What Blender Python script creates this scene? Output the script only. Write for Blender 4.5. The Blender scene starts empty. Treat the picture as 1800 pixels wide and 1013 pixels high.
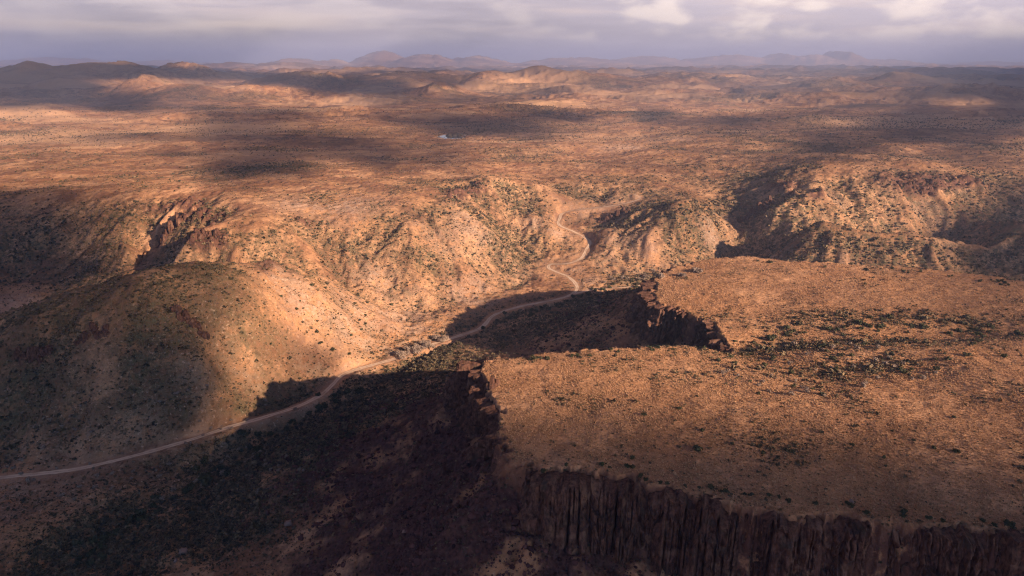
import bpy, math, random
import numpy as np
from mathutils import Vector, Matrix

# ------------------------------------------------------------------ camera, sky, sun, exposure
scene = bpy.context.scene
COL = scene.collection
CAM_H = 210.0
PITCH = math.radians(18.2)
FPX = 1216.0                      # focal length in photo pixels (1800 wide)

cam_data = bpy.data.cameras.new('camera')
cam = bpy.data.objects.new('camera', cam_data)
COL.objects.link(cam)
cam.location = (0, 0, CAM_H)
cam.rotation_euler = (math.pi / 2 - PITCH, 0, 0)
cam_data.sensor_width = 36.0
cam_data.lens = 36.0 * FPX / 1800.0
cam_data.clip_start = 1.0
cam_data.clip_end = 200000.0
scene.camera = cam

SUN_EL = math.radians(20.0)
SUN_H = np.array([0.79, -0.613])
SUN_H = SUN_H / np.linalg.norm(SUN_H)
SUN_DIR = np.array([SUN_H[0] * math.cos(SUN_EL), SUN_H[1] * math.cos(SUN_EL), math.sin(SUN_EL)])
sun_data = bpy.data.lights.new('sun', 'SUN')
sun_data.energy = 5.0
sun_data.angle = math.radians(0.5)
sun_data.color = (1.0, 0.72, 0.50)
sun = bpy.data.objects.new('sun', sun_data)
COL.objects.link(sun)
sun.rotation_euler = Vector(SUN_DIR.tolist()).to_track_quat('Z', 'Y').to_euler()

scene.view_settings.view_transform = 'Standard'
scene.view_settings.look = 'None'
scene.view_settings.gamma = 1.0
scene.view_settings.use_curve_mapping = False
scene.view_settings.exposure = 1.5

world = bpy.data.worlds.new('World')
scene.world = world
world.use_nodes = True


class G:
    """tiny helper around a node tree"""
    def __init__(s, nt):
        s.nt = nt; s.L = nt.links
    def n(s, t, **kw):
        nd = s.nt.nodes.new(t)
        for k, v in kw.items():
            setattr(nd, k, v)
        return nd
    def put(s, sock, v):
        if hasattr(v, 'is_linked'):
            s.L.new(v, sock)
        elif v is not None:
            sock.default_value = v
    def math(s, op, a, b=0.0, c=None, clamp=False):
        nd = s.n('ShaderNodeMath', operation=op, use_clamp=clamp)
        s.put(nd.inputs[0], a); s.put(nd.inputs[1], b)
        if c is not None: s.put(nd.inputs[2], c)
        return nd.outputs[0]
    def vmath(s, op, a, b=None):
        nd = s.n('ShaderNodeVectorMath', operation=op)
        s.put(nd.inputs[0], a)
        if b is not None: s.put(nd.inputs[1], b)
        return nd.outputs[0]
    def mix(s, f, a, b, mode='MIX'):
        nd = s.n('ShaderNodeMix', data_type='RGBA', blend_type=mode)
        s.put(nd.inputs[0], f)
        s.put(nd.inputs[6], a if hasattr(a, 'is_linked') else (*a, 1.0))
        s.put(nd.inputs[7], b if hasattr(b, 'is_linked') else (*b, 1.0))
        return nd.outputs[2]
    def ss(s, v, a, b):
        nd = s.n('ShaderNodeMapRange', interpolation_type='SMOOTHSTEP')
        s.put(nd.inputs[0], v); nd.inputs[1].default_value = a; nd.inputs[2].default_value = b
        return nd.outputs[0]
    def noise(s, vec, scale, detail=4.0, rough=0.55, dist=0.0):
        nd = s.n('ShaderNodeTexNoise')
        s.put(nd.inputs['Vector'], vec)
        nd.inputs['Scale'].default_value = scale; nd.inputs['Detail'].default_value = detail
        nd.inputs['Roughness'].default_value = rough; nd.inputs['Distortion'].default_value = dist
        return nd.outputs[0]
    def voro(s, vec, scale, feature='F1', rnd=1.0, out=0):
        nd = s.n('ShaderNodeTexVoronoi', feature=feature)
        s.put(nd.inputs['Vector'], vec); nd.inputs['Scale'].default_value = scale
        nd.inputs['Randomness'].default_value = rnd
        return nd.outputs[out]
    def scale(s, vec, xyz):
        return s.vmath('MULTIPLY', vec, xyz)


def build_world():
    g = G(world.node_tree)
    g.nt.nodes.clear()
    sky = g.n('ShaderNodeTexSky', sky_type='NISHITA')
    sky.sun_disc = False
    sky.sun_elevation = SUN_EL
    sky.sun_rotation = math.atan2(SUN_DIR[0], SUN_DIR[1])
    sky.altitude = 1200
    sky.air_density = 1.0; sky.dust_density = 1.5; sky.ozone_density = 1.5
    co = g.n('ShaderNodeTexCoord').outputs['Generated']
    sep = g.n('ShaderNodeSeparateXYZ'); g.L.new(co, sep.inputs[0])
    x, y, z = sep.outputs
    # cloud deck: a broken layer low over the horizon, in real compass directions
    az = g.math('ARCTAN2', x, y)
    comb = g.n('ShaderNodeCombineXYZ')
    g.L.new(az, comb.inputs[0]); g.L.new(z, comb.inputs[1])
    wide = g.noise(g.scale(comb.outputs[0], (4.0, 45.0, 1)), 1.0, 3.0, 0.45, 0.1)
    puff = g.noise(g.scale(comb.outputs[0], (11.0, 26.0, 1)), 1.0, 5.0, 0.48, 0.15)
    low = g.ss(z, 0.012, 0.035)          # bright tops begin above the flat grey bases
    right = g.ss(az, -0.08, 0.30)
    lit = g.math('MULTIPLY', g.math('MULTIPLY', g.ss(puff, 0.46, 0.62), low), g.math('ADD', 0.25, g.math('MULTIPLY', right, 0.75)))
    streak = g.math('MULTIPLY', g.ss(wide, 0.48, 0.66), g.ss(z, 0.02, 0.04))
    base = g.mix(g.ss(wide, 0.35, 0.65), (0.255, 0.21, 0.232), (0.345, 0.285, 0.30))
    base = g.mix(g.math('MULTIPLY', right, 0.6), base, (0.36, 0.305, 0.33))
    c = g.mix(g.math('MULTIPLY', streak, 0.5), base, (0.45, 0.34, 0.30))
    dx = g.math('DIVIDE', g.math('ADD', az, 0.36), 0.17); dz = g.math('DIVIDE', g.math('SUBTRACT', z, 0.042), 0.011)
    glow = g.math('EXPONENT', g.math('MULTIPLY', g.math('ADD', g.math('MULTIPLY', dx, dx), g.math('MULTIPLY', dz, dz)), -1.0))
    c = g.mix(g.math('MULTIPLY', glow, g.ss(wide, 0.25, 0.6)), c, (0.50, 0.385, 0.32))
    c = g.mix(lit, c, (0.56, 0.455, 0.40))
    skyc = g.mix(1.0, sky.outputs[0], (0.032, 0.048, 0.064), 'MULTIPLY')
    # the deck thins out overhead, where the blue sky shows
    over = g.math('MULTIPLY', g.ss(z, 0.15, 0.085), 0.94)
    out = g.mix(over, skyc, c)
    bg = g.n('ShaderNodeBackground')
    g.L.new(out, bg.inputs[0]); bg.inputs[1].default_value = 1.0
    o = g.n('ShaderNodeOutputWorld'); g.L.new(bg.outputs[0], o.inputs[0])


build_world()
scene.cycles.use_denoising = True
scene.cycles.denoising_prefilter = 'NONE'
scene.cycles.denoising_input_passes = 'RGB_ALBEDO_NORMAL'
scene.cycles.pixel_filter_type = 'BLACKMAN_HARRIS'
scene.cycles.filter_width = 1.2
scene.cycles.max_bounces = 4
scene.cycles.diffuse_bounces = 2
scene.cycles.volume_bounces = 0

# ------------------------------------------------------------------ numpy noise
def hash2(ix, iy, seed):
    h = (ix.astype(np.int64) * 374761393 + iy.astype(np.int64) * 668265263 + seed * 1274126177) & 0xFFFFFFFF
    h = ((h ^ (h >> 13)) * 1274126177) & 0xFFFFFFFF
    h = ((h ^ (h >> 16)) * 2246822519) & 0xFFFFFFFF
    h = h ^ (h >> 15)
    return (h & 0xFFFFFF).astype(np.float64) / 16777215.0


def vn(x, y, seed=0):
    """gradient-free value noise, -1..1"""
    xi = np.floor(x); yi = np.floor(y)
    fx = x - xi; fy = y - yi
    u = fx * fx * fx * (fx * (fx * 6 - 15) + 10); v = fy * fy * fy * (fy * (fy * 6 - 15) + 10)
    a = hash2(xi, yi, seed); b = hash2(xi + 1, yi, seed)
    c = hash2(xi, yi + 1, seed); d = hash2(xi + 1, yi + 1, seed)
    return 2 * (a + (b - a) * u + (c - a) * v + (a - b - c + d) * u * v) - 1


def fbm(x, y, seed=0, octv=4, gain=0.5):
    s = 0; a = 1.0; t = 0
    for i in range(octv):
        s = s + a * vn(x * 1.0, y * 1.0, seed + i * 17)
        t += a; a *= gain
        x, y = 1.6 * x + 1.2 * y + 3.1, -1.2 * x + 1.6 * y + 7.7
    return s / t


def ridged(x, y, seed=0, octv=4):
    s = 0; a = 1.0; t = 0
    for i in range(octv):
        s = s + a * (1 - np.abs(vn(x, y, seed + i * 13)))
        t += a; a *= 0.5
        x, y = 1.6 * x + 1.2 * y + 1.3, -1.2 * x + 1.6 * y + 5.7
    return s / t


def sst(v, a, b):
    t = np.clip((v - a) / (b - a), 0, 1)
    return t * t * (3 - 2 * t)


def smax(a, b, k):
    h = np.clip(0.5 + 0.5 * (a - b) / k, 0, 1)
    return b + (a - b) * h + k * h * (1 - h)


# ------------------------------------------------------------------ survey: bearings in the photo turned into map points
_c, _s = math.cos(PITCH), math.sin(PITCH)
def P(px, py, z):
    a = (px - 900) / FPX; b = (506.5 - py) / FPX
    d = np.array([a, _c + b * _s, -_s + b * _c])
    t = (z - CAM_H) / d[2]
    return (d[0] * t, d[1] * t)


ROAD_PX = [(-120, 855, 0), (0, 840, 0), (70, 833, 0), (140, 824, 0), (230, 803, 0), (330, 775, 0), (400, 752, 0), (460, 735, 0), (520, 716, 0), (560, 697, 0), (580, 681, 0), (605, 658, 0),
           (650, 643, 0), (693, 631, 0), (740, 612, 0), (790, 596, 0), (830, 583, 0), (849, 574, 0), (869, 554, .5), (911, 540, 1),
           (950, 532, 2), (980, 526, 2), (1002, 519, 3), (1014, 509, 3), (1011, 498, 4), (997, 486, 5), (975, 477, 6), (964, 471, 7), (968, 465, 8), (985, 464.5, 9), (1000, 463, 10), (1021, 455, 11),
           (1030, 440, 15), (1036, 424, 20), (1010, 408, 25), (983, 396, 29), (984, 384, 33), (990, 375, 36), (1014, 369, 39), (1050, 365, 41), (1083, 361, 43), (1110, 355, 46),
           (1125, 349, 49), (1112, 340, 53), (1097, 333, 56), (1090, 318, 58), (1094, 300, 59), (1083, 283, 58), (1068, 270, 57), (1066, 262, 55), (1075, 250, 53)]
SIDE_PX = [(1008, 517, 3), (1035, 511, 3), (1063, 507, 3), (1090, 506, 4), (1111, 504, 4), (1139, 500, 4), (1180, 492, 5), (1230, 484, 5)]

CTRL_PX = [  # hillsides and plateaus
    (745, 575, 2), (550, 520, 45), (600, 580, 22), (500, 610, 25), (450, 560, 50), (400, 520, 66), (640, 540, 22), (650, 600, 7),
    (300, 478, 80), (200, 490, 72), (100, 520, 62), (0, 550, 52), (400, 466, 73), (150, 600, 52), (50, 640, 40), (200, 680, 30),
    (100, 720, 20), (0, 760, 10), (300, 720, 14), (350, 600, 52), (400, 680, 16), (480, 680, 7), (250, 560, 64), (-150, 600, 40),
    (0, 520, 5), (80, 515, 5), (60, 470, 14), (130, 450, 22), (250, 466, 22), (285, 420, 40), (318, 384, 64), (328, 405, 66), (322, 430, 60), (270, 445, 26), (255, 462, 18), (300, 400, 50), (225, 425, 40),
    (100, 400, 45), (0, 400, 45), (50, 340, 66), (150, 330, 66), (200, 390, 52), (240, 430, 34), (370, 420, 64), (420, 400, 68), (400, 445, 54), (330, 452, 40), (450, 452, 58),
    (500, 460, 58), (480, 400, 68),
    (500, 350, 72), (600, 320, 74), (700, 305, 76), (800, 310, 74), (875, 325, 70),
    (550, 400, 60), (600, 450, 40), (600, 500, 24), (700, 400, 56), (700, 450, 38), (700, 500, 20), (700, 540, 8), (700, 350, 70), (620, 370, 66),
    (800, 350, 66), (800, 380, 58), (800, 430, 38), (800, 480, 18), (800, 510, 8), (860, 400, 46), (860, 450, 24), (860, 490, 10),
    (905, 430, 20), (895, 380, 40), (890, 350, 55), (940, 310, 62), (950, 380, 42), (955, 420, 25), (930, 460, 11), (1000, 340, 55), (950, 340, 58), (1040, 310, 62),
    (1075, 440, 21), (1070, 400, 36), (1150, 390, 44), (1200, 390, 46), (1150, 430, 26), (1150, 465, 8), (1240, 440, 16), (1200, 350, 60),
    (1290, 440, 8), (1330, 385, 36), (1355, 358, 57), (1250, 365, 57), (1250, 400, 36), (1420, 385, 57), (1400, 425, 30), (1500, 400, 54), (1500, 440, 18),
    (1600, 410, 52), (1600, 450, 16), (1675, 420, 46), (1680, 470, 8), (1720, 430, 20), (1760, 390, 58), (1790, 430, 20), (1850, 390, 58), (1800, 360, 64),
    (1450, 340, 66), (1600, 330, 68), (1750, 320, 68), (1300, 300, 64), (1500, 280, 67), (1800, 270, 66), (1950, 300, 66),
    (0, 280, 62), (200, 270, 60), (400, 290, 68), (300, 310, 65), (600, 270, 62), (700, 250, 52), (790, 242, 41), (850, 243, 46), (900, 260, 60), (1000, 250, 58),
    (1000, 290, 62), (1200, 250, 61), (1400, 240, 63), (1600, 240, 63), (0, 240, 55), (300, 240, 54), (500, 240, 55), (1800, 240, 63), (-200, 300, 62), (-200, 400, 50), (-200, 500, 20),
    (0, 1013, 2), (130, 990, -4), (250, 900, -6), (350, 850, -7), (430, 790, -6), (500, 750, -5), (580, 712, -3), (650, 690, 1), (0, 900, 1), (200, 860, 0),
    (100, 940, 0), (300, 960, 5), (450, 860, 6), (550, 800, 9), (700, 700, 5), (600, 900, 20), (450, 1000, 14), (800, 640, 4), (900, 600, 5), (1000, 560, 7), (1050, 530, 5),
    (720, 640, 0), (650, 670, 0)]
CTRL_W = [(-205, 545, 26), (-160, 560, 40), (-255, 555, 18), (-310, 540, 9), (100, 300, 10), (250, 300, 14), (250, 450, 12), (400, 400, 16), (500, 200, 30), (120, 130, 20), (0, 110, 12), (200, 0, 25), (-100, 60, 4), (-300, 100, 5), (0, -300, 25),
          (-500, -200, 25), (500, -300, 35), (-650, 250, 25), (900, 300, 45), (900, 0, 45), (230, 640, 5), (310, 600, 6), (420, 590, 8), (530, 560, 10), (700, 600, 30),
          (-1100, 500, 50), (1300, 700, 55), (-1000, -100, 40), (0, -900, 40)]

ctrl = [(*P(*c), c[2]) for c in CTRL_PX + ROAD_PX[::2] + SIDE_PX[::3]] + CTRL_W
ctrl = np.array(ctrl, float)


class TPS:
    def __init__(s, pts, lam=2.0, sc=100.0):
        s.sc = sc
        p = pts[:, :2] / sc; n = len(p)
        d2 = ((p[:, None] - p[None]) ** 2).sum(-1)
        K = 0.5 * d2 * np.log(d2 + 1e-9) + np.eye(n) * lam * 0.01
        Q = np.hstack([np.ones((n, 1)), p])
        A = np.block([[K, Q], [Q.T, np.zeros((3, 3))]])
        s.w = np.linalg.solve(A, np.concatenate([pts[:, 2], np.zeros(3)]))
        s.p = p
    def __call__(s, x, y):
        x = x / s.sc; y = y / s.sc
        out = s.w[-3] + s.w[-2] * x + s.w[-1] * y
        for (px, py), w in zip(s.p, s.w):
            d2 = (x - px) ** 2 + (y - py) ** 2
            out = out + w * 0.5 * d2 * np.log(d2 + 1e-9)
        return out


tps = TPS(ctrl)
# tabulate the survey surface once, read it bilinearly afterwards
TX0, TX1, TY0, TY1, TN = -1500.0, 1700.0, -900.0, 2300.0, 641
_tx = np.linspace(TX0, TX1, TN); _ty = np.linspace(TY0, TY1, TN)
TAB = np.clip(tps(*np.meshgrid(_tx, _ty)), -12, 90)
def tab(x, y):
    u = np.clip((x - TX0) / (TX1 - TX0) * (TN - 1), 0, TN - 1.001); v = np.clip((y - TY0) / (TY1 - TY0) * (TN - 1), 0, TN - 1.001)
    i = u.astype(int); j = v.astype(int); fu = u - i; fv = v - j
    a, b, c, d = TAB[j, i], TAB[j, i + 1], TAB[j + 1, i], TAB[j + 1, i + 1]
    return (a * (1 - fu) + b * fu) * (1 - fv) + (c * (1 - fu) + d * fu) * fv


# mesa rim: (photo x, photo y, rim height, cliff height)
RIM1 = [(830, 632, 72, 17), (845, 660, 72, 17), (866, 720, 73, 13), (876, 775, 74, 9), (893, 812, 74, 5), (930, 824, 74, 5), (970, 838, 75, 13), (1080, 848, 75, 20), (1250, 876, 75, 23),
        (1400, 905, 76, 26), (1600, 920, 76, 27), (1800, 934, 77, 28)]
RIM_W = [(215, 160, 77, 26), (330, 120, 76, 15), (450, 150, 74, 10), (560, 280, 72, 8), (520, 400, 68, 8)]
RIM2 = [(1900, 502, 66, 6), (1800, 493, 66, 5), (1600, 470, 66, 4), (1400, 460, 66, 4), (1310, 450, 66, 4), (1250, 455, 66, 5), (1190, 470, 66, 8), (1152, 488, 66, 12), (1140, 505, 66, 15), (1152, 532, 66, 16),
        (1200, 545, 66, 17), (1250, 566, 66, 15), (1285, 604, 67, 10), (1230, 607, 69, 8), (1100, 612, 70, 7), (1000, 622, 71, 7), (930, 625, 71, 8), (870, 625, 72, 12)]
RIM = np.array([(*P(a, b, c), c, d) for a, b, c, d in RIM1] + RIM_W + [(*P(a, b, c), c, d) for a, b, c, d in RIM2], float)
_rc = RIM[:, :2].mean(0)


def rim_dist(x, y):
    """signed distance to the mesa rim (negative inside), rim height and cliff height of the nearest rim point"""
    best = np.full(x.shape, 1e9); hc = np.zeros_like(best); zr = np.zeros_like(best)
    inside = np.zeros(x.shape, bool)
    n = len(RIM)
    wz = np.zeros_like(best); wt = np.zeros_like(best); wh = np.zeros_like(best)
    for i in range(n):
        a = RIM[i]; b = RIM[(i + 1) % n]
        ex, ey = b[0] - a[0], b[1] - a[1]
        t = np.clip(((x - a[0]) * ex + (y - a[1]) * ey) / (ex * ex + ey * ey), 0, 1)
        d2 = (x - a[0] - t * ex) ** 2 + (y - a[1] - t * ey) ** 2
        w = 1.0 / (d2 + 4.0) ** 1.5 * math.hypot(ex, ey)
        wt += w; wz += w * (a[2] + t * (b[2] - a[2])); wh += w * (a[3] + t * (b[3] - a[3]))
        best = np.minimum(best, d2)
        cond = (a[1] > y) != (b[1] > y)
        xs = a[0] + (y - a[1]) * ex / (ey if abs(ey) > 1e-9 else 1e-9)
        inside ^= cond & (x < xs)
    d = np.sqrt(best)
    return np.where(inside, -d, d), wz / wt, wh / wt


def poly_dist(x, y, pts):
    """distance to a polyline of (x, y, z) points and the height there"""
    best = np.full(x.shape, 1e9); z = np.zeros_like(best)
    for a, b in zip(pts[:-1], pts[1:]):
        ex, ey = b[0] - a[0], b[1] - a[1]
        t = np.clip(((x - a[0]) * ex + (y - a[1]) * ey) / (ex * ex + ey * ey), 0, 1)
        d2 = (x - a[0] - t * ex) ** 2 + (y - a[1] - t * ey) ** 2
        m = d2 < best
        best = np.where(m, d2, best); z = np.where(m, a[2] + t * (b[2] - a[2]), z)
    return np.sqrt(best), z


def spline(pts, step=2.0):
    """Catmull-Rom through map points, resampled about every step metres"""
    p = np.array(pts, float)
    p = np.vstack([2 * p[0] - p[1], p, 2 * p[-1] - p[-2]])
    out = []
    for i in range(1, len(p) - 2):
        n = max(1, int(np.linalg.norm(p[i + 1, :2] - p[i, :2]) / step))
        t = (np.arange(n) / n)[:, None]
        a, b, c, d = p[i - 1], p[i], p[i + 1], p[i + 2]
        out.append(0.5 * (2 * b + (c - a) * t + (2 * a - 5 * b + 4 * c - d) * t ** 2 + (3 * b - a - 3 * c + d) * t ** 3))
    out.append(p[-2][None])
    return np.vstack(out)


ROAD = spline([(*P(*c), c[2]) for c in ROAD_PX])
ROAD_END = int(np.argmin(np.hypot(ROAD[:, 0] - P(1112, 340, 53)[0], ROAD[:, 1] - P(1112, 340, 53)[1])))
SIDE = spline([(*P(*c), c[2]) for c in SIDE_PX])
ROAD = ROAD[:ROAD_END]
ROADC, SIDEC = ROAD[::4], SIDE[::4]
STREAM = spline([(*P(*c), c[2]) for c in [(130, 990, -4), (250, 900, -6), (350, 850, -7), (430, 790, -6), (500, 750, -5), (580, 712, -3), (650, 680, -1), (720, 640, -1), (765, 612, -1), (800, 598, -1),
                                          (860, 566, 0), (920, 548, 1), (1000, 530, 2), (1060, 515, 2), (1150, 490, 4)]], 6.0)

# far hills: (photo x, photo y of the foot, photo y of the top, half width px, depth m)
HILLS = [(200, 168, 116, 130, 420), (60, 170, 130, 130, 420), (330, 160, 124, 120, 380), (265, 178, 142, 60, 190), (450, 180, 152, 60, 170), (330, 182, 150, 90, 190), (560, 165, 138, 120, 300),
         (700, 160, 134, 120, 320), (960, 158, 127, 100, 330), (1060, 160, 132, 90, 300), (880, 160, 136, 80, 260), (1160, 158, 136, 70, 280), (420, 124, 112, 70, 700), (520, 126, 114, 60, 700), (1450, 160, 142, 80, 260), (1250, 150, 132, 60, 420), (1560, 158, 138, 90, 330), (1700, 180, 156, 70, 250),
         (310, 222, 205, 60, 110), (60, 218, 197, 160, 130), (600, 228, 214, 110, 90), (770, 172, 154, 40, 150), (1110, 232, 218, 80, 90), (1430, 230, 218, 70, 80)]
HW = []
for px, pf, pt, hw, dep in HILLS:
    x0, y0 = P(px, pf, 45.0)
    yc = y0 + dep * 0.75
    zt = CAM_H - yc * math.tan(PITCH + math.atan((pt - 506.5) / FPX))
    HW.append((x0 * yc / y0, yc, max(12.0, zt - 45.0), hw / FPX * yc, dep))

# mountains along the horizon: (photo x, photo y of the top, half width px, distance m)
for px, pt, hw, ds_ in [(690, 90, 50, 16000), (760, 96, 60, 15500), (840, 101, 60, 16000), (545, 103, 30, 14000), (600, 107, 40, 14500), (1000, 103, 90, 17000), (1120, 101, 80, 18000), (1435, 91, 26, 17000), (1395, 100, 50, 17000), (1250, 98, 90, 18500),
                        (1500, 106, 60, 18000), (1340, 99, 50, 18000), (150, 103, 120, 19000), (-50, 101, 120, 19000), (330, 107, 90, 20000), (1700, 110, 90, 20000)]:
    ds_ *= 1.12
    zt = CAM_H - ds_ * math.tan(PITCH + math.atan((pt - 506.5) / FPX))
    HW.append(((px - 900) / FPX * ds_ / math.cos(PITCH) * 0.97, ds_, zt - 50.0, hw / FPX * ds_, 1500.0))

EROS = [(1 / 110.0, 3.6), (1 / 52.0, 2.6), (1 / 24.0, 1.7), (1 / 11.0, 0.85)]


def erosion(x, y, gx, gy, seed):
    """gullies that run down the slope (cosine stripes blended between jittered cells)"""
    ix = np.floor(x); iy = np.floor(y); fx = x - ix; fy = y - iy
    dx, dy = gy, -gx
    sv = np.zeros_like(x); sx = np.zeros_like(x); sy = np.zeros_like(x); wt = np.zeros_like(x)
    for i in range(-1, 2):
        for j in range(-1, 2):
            hx = hash2(ix + i, iy + j, seed); hy = hash2(ix + i, iy + j, seed + 5)
            px = fx - i - hx; py = fy - j - hy
            w = np.exp(-2.2 * (px * px + py * py)); wt += w
            m = (px * dx + py * dy) * 2 * math.pi
            sv += np.cos(m) * w; sn = -np.sin(m) * w
            sx += sn * dx; sy += sn * dy
    return sv / wt, sx / wt, sy / wt


def far_field(x, y):
    r = np.hypot(x, y)
    z = 51 + 14 * fbm(x / 700, y / 700, 31, 4) + 11 * fbm(x / 230, y / 170, 36, 4) * sst(r, 1000, 1500) + 22 * fbm(x / 2600, y / 2600, 44, 3) * sst(r, 1500, 4000)
    # low broken ridges further out
    rd = ridged(x / 1900 + 0.3 * vn(x / 900, y / 900, 9), y / 1500, 71, 5)
    z = z + sst(rd, 0.58, 0.95) * 55 * sst(r, 3800, 7000) * (1 - 0.4 * sst(r, 15000, 30000))
    rd2 = ridged(x / 700 + .2 * vn(x / 300, y / 300, 8), y / 420, 171, 5)
    z = z + sst(rd2, 0.52, 0.95) * (16 + 26 * sst(r, 2300, 3800)) * sst(r, 1500, 2300)
    hill = np.zeros_like(x)
    for hx, hy, hh, hw, hd in HW:
        u = (x - hx) / hw; v = (y - hy) / hd
        q = np.exp(-(u * u + v * v) * 1.1)
        hill = np.maximum(hill, hh * q) + 0.12 * np.minimum(hill, hh * q)
    z = z + hill * (1 + 0.10 * fbm(x / 260, y / 260, 35, 3)) - 0.6 * np.minimum(hill, 60) * sst(rd, 0.58, 0.95) * sst(r, 3800, 7000)
    return z


def base_height(x, y):
    r = np.hypot(x, y)
    k = sst(np.maximum(np.abs(x) * 1.0, np.abs(y - 400) * 0.75), 900, 1350)
    near = tab(x, y)
    far = far_field(x, y)
    return near * (1 - k) + far * k


def terrain(x, y, fine=True):
    """height plus the masks the ground material reads"""
    x = np.asarray(x, float); y = np.asarray(y, float)
    r = np.hypot(x, y)
    z0 = base_height(x, y)
    e = 4.0 + r * 0.002
    gx = (base_height(x + e, y) - z0) / e; gy = (base_height(x, y + e) - z0) / e
    sl = np.hypot(gx, gy)
    gr = (gx, gy)
    dr, zroad = poly_dist(x, y, ROADC)
    ds, zside = poly_dist(x, y, SIDEC)
    dst, zst = poly_dist(x, y, STREAM)
    flat = sst(np.minimum(dr, ds), 5, 40)
    # slope-aligned gullies
    ex, ey = gx * 1.0, gy * 1.0
    ero = np.zeros_like(x)
    calm = 1 - 0.6 * np.exp(-(((x + 190) / 150) ** 2 + ((y - 430) / 110) ** 2))     # the near left hill is smooth
    amp_far = 1 - 0.35 * sst(r, 1800, 3500)
    for k, (fq, am) in enumerate(EROS):
        fq = fq / (1 + 2.0 * sst(r, 1800, 4500))
        ll = np.hypot(ex, ey) + 1e-6
        st = np.minimum(ll * 3.0, 1.1) / ll
        v, sx, sy = erosion(x * fq + 0.35 * vn(x * fq * .7, y * fq * .7, 3), y * fq + 0.35 * vn(x * fq * .7, y * fq * .7, 4), ex * st, ey * st, 100 + k * 7)
        a = am * amp_far * np.minimum(1.0, sl * 3.2) * (0.35 + 0.65 * flat) * calm
        ero = ero + a * (v - 0.55)
        ex = ex + sx * am * fq * 6 * np.minimum(1, sl * 3.2); ey = ey + sy * am * fq * 6 * np.minimum(1, sl * 3.2)
    z = z0 + ero
    z = z + (1.7 * fbm(x / 38, y / 38, 11, 3) + (3.0 + 5.0 * sst(r, 780, 950)) * fbm(x / 130, y / 110, 12, 2)) * flat * sst(r, 80, 500)
    z = z - 2.2 * np.exp(-(dst / 5.0) ** 2) - 1.2 * np.exp(-(dst / 14.0) ** 2) * (0.6 + 0.8 * vn(x / 9, y / 9, 77))
    rock = np.zeros_like(x)
    # ledges of bare rock below the plateau rims
    led = sst(z0 + 3 * vn(x / 30, y / 30, 51), 50, 56) * sst(66 + 3 * vn(x / 40, y / 40, 52), z0 + 5, z0) * sst(sl, 0.16, 0.34) * sst(vn(x / 55, y / 55, 53), -0.25, 0.35) * sst(r, 420, 560) * (1 - sst(r, 1500, 2000))
    led = led * (1 - np.exp(-(dr / 14) ** 2))
    blk = np.abs(vn(x / 7, y / 7, 54)) + 0.6 * np.abs(vn(x / 3, y / 3, 55))
    z = z + led * (blk * 2.6 + 1.5)
    rock = np.maximum(rock, led)
    # mesa
    near = r < 1100
    mes = np.zeros_like(x); tal = np.zeros_like(x); top = np.zeros_like(x)
    if near.any():
        xn, yn = x[near], y[near]
        d, zr, hc = rim_dist(xn, yn)
        cell = np.abs(vn(xn / 8.0, yn / 8.0, 61)) * 4.0 + np.abs(vn(xn / 3.1, yn / 3.1, 62)) * 2.4 + np.abs(vn(xn / 1.4, yn / 1.4, 59)) * 1.0
        dn = d + (3.0 * vn(xn / 26, yn / 26, 60) + cell - 2.5) * sst(np.abs(d), 60, 5)
        dn = dn + 2.6 * sst(hc, 8, 12) * sst(np.abs(d), 40, 10)        # turf stops short of the column tops
        # top: gentle swells, the shrub-filled hollow between the two tables, small hummocks
        cx, cy = P(1480, 615, 66)
        dd, _ = poly_dist(xn, yn, [(*P(1285, 606, 66), 0), (*P(1400, 590, 66), 0), (*P(1560, 600, 66), 0), (*P(1750, 585, 66), 0)])
        d2, _ = poly_dist(xn, yn, [(*P(1340, 640, 66), 0), (*P(1440, 665, 66), 0), (*P(1600, 660, 66), 0)])
        ins = sst(-d, 0, 30)
        zt = zr + 1.6 * fbm(xn / 45, yn / 45, 63, 4) * ins + 0.35 * fbm(xn / 6, yn / 6, 64, 3) - 4.5 * np.exp(-(dd / 16) ** 2) - 2.2 * np.exp(-(d2 / 15) ** 2)
        zt = zt + 2.5 * sst(-d, 5, 90)
        cl = sst(dn, 0.0, 5.0)
        drop = hc * cl * (1 - 0.12 * np.abs(vn(xn / 5, yn / 5, 66))) + np.maximum(dn - 3.0, 0) * (0.60 - 0.10 * sst(dn, 20, 120)) + 1.6 * fbm(xn / 12, yn / 12, 67, 4) * sst(dn, 4, 20)
        drop = drop + 3.0 * ridged(xn / 45, yn / 45, 68, 3) * sst(dn, 6, 40) - 1.5 * sst(dn, 6, 40)
        zm = zt - drop
        z_old = z[near]
        zz = smax(zm, z_old, 5.0)
        zz = np.where(dr[near] < 30, z_old + (zz - z_old) * sst(dr[near], 6, 30), zz)
        z[near] = zz
        on = sst(zm - z_old, -1, 5)
        top[near] = on * sst(dn, 1.5, -2.0)
        cliff = on * sst(dn, 0.0, 1.5) * sst(dn, 9, 5.0) * sst(hc, 3, 9)
        rock[near] = np.maximum(rock[near] * (1 - on), cliff)
        tal[near] = on * sst(dn, 3, 8) * (1 - sst(dn, 70, 150))
    # road bed
    rb = sst(dr, 8.0, 3.0); z = z * (1 - rb) + zroad * rb
    sb = sst(ds, 6.0, 2.4); z = z * (1 - sb) + zside * sb
    if fine:
        z = z + (0.34 * vn(x / 2.7, y / 2.7, 81) + 0.75 * vn(x / 6.1, y / 6.1, 82) + 0.9 * np.abs(vn(x / 13.0, y / 13.0, 83)) * sst(sl, .08, .3)) * sst(np.minimum(dr, ds), 3.5, 9) * (1 + led * 2) * (1 - 0.7 * top)
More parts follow.
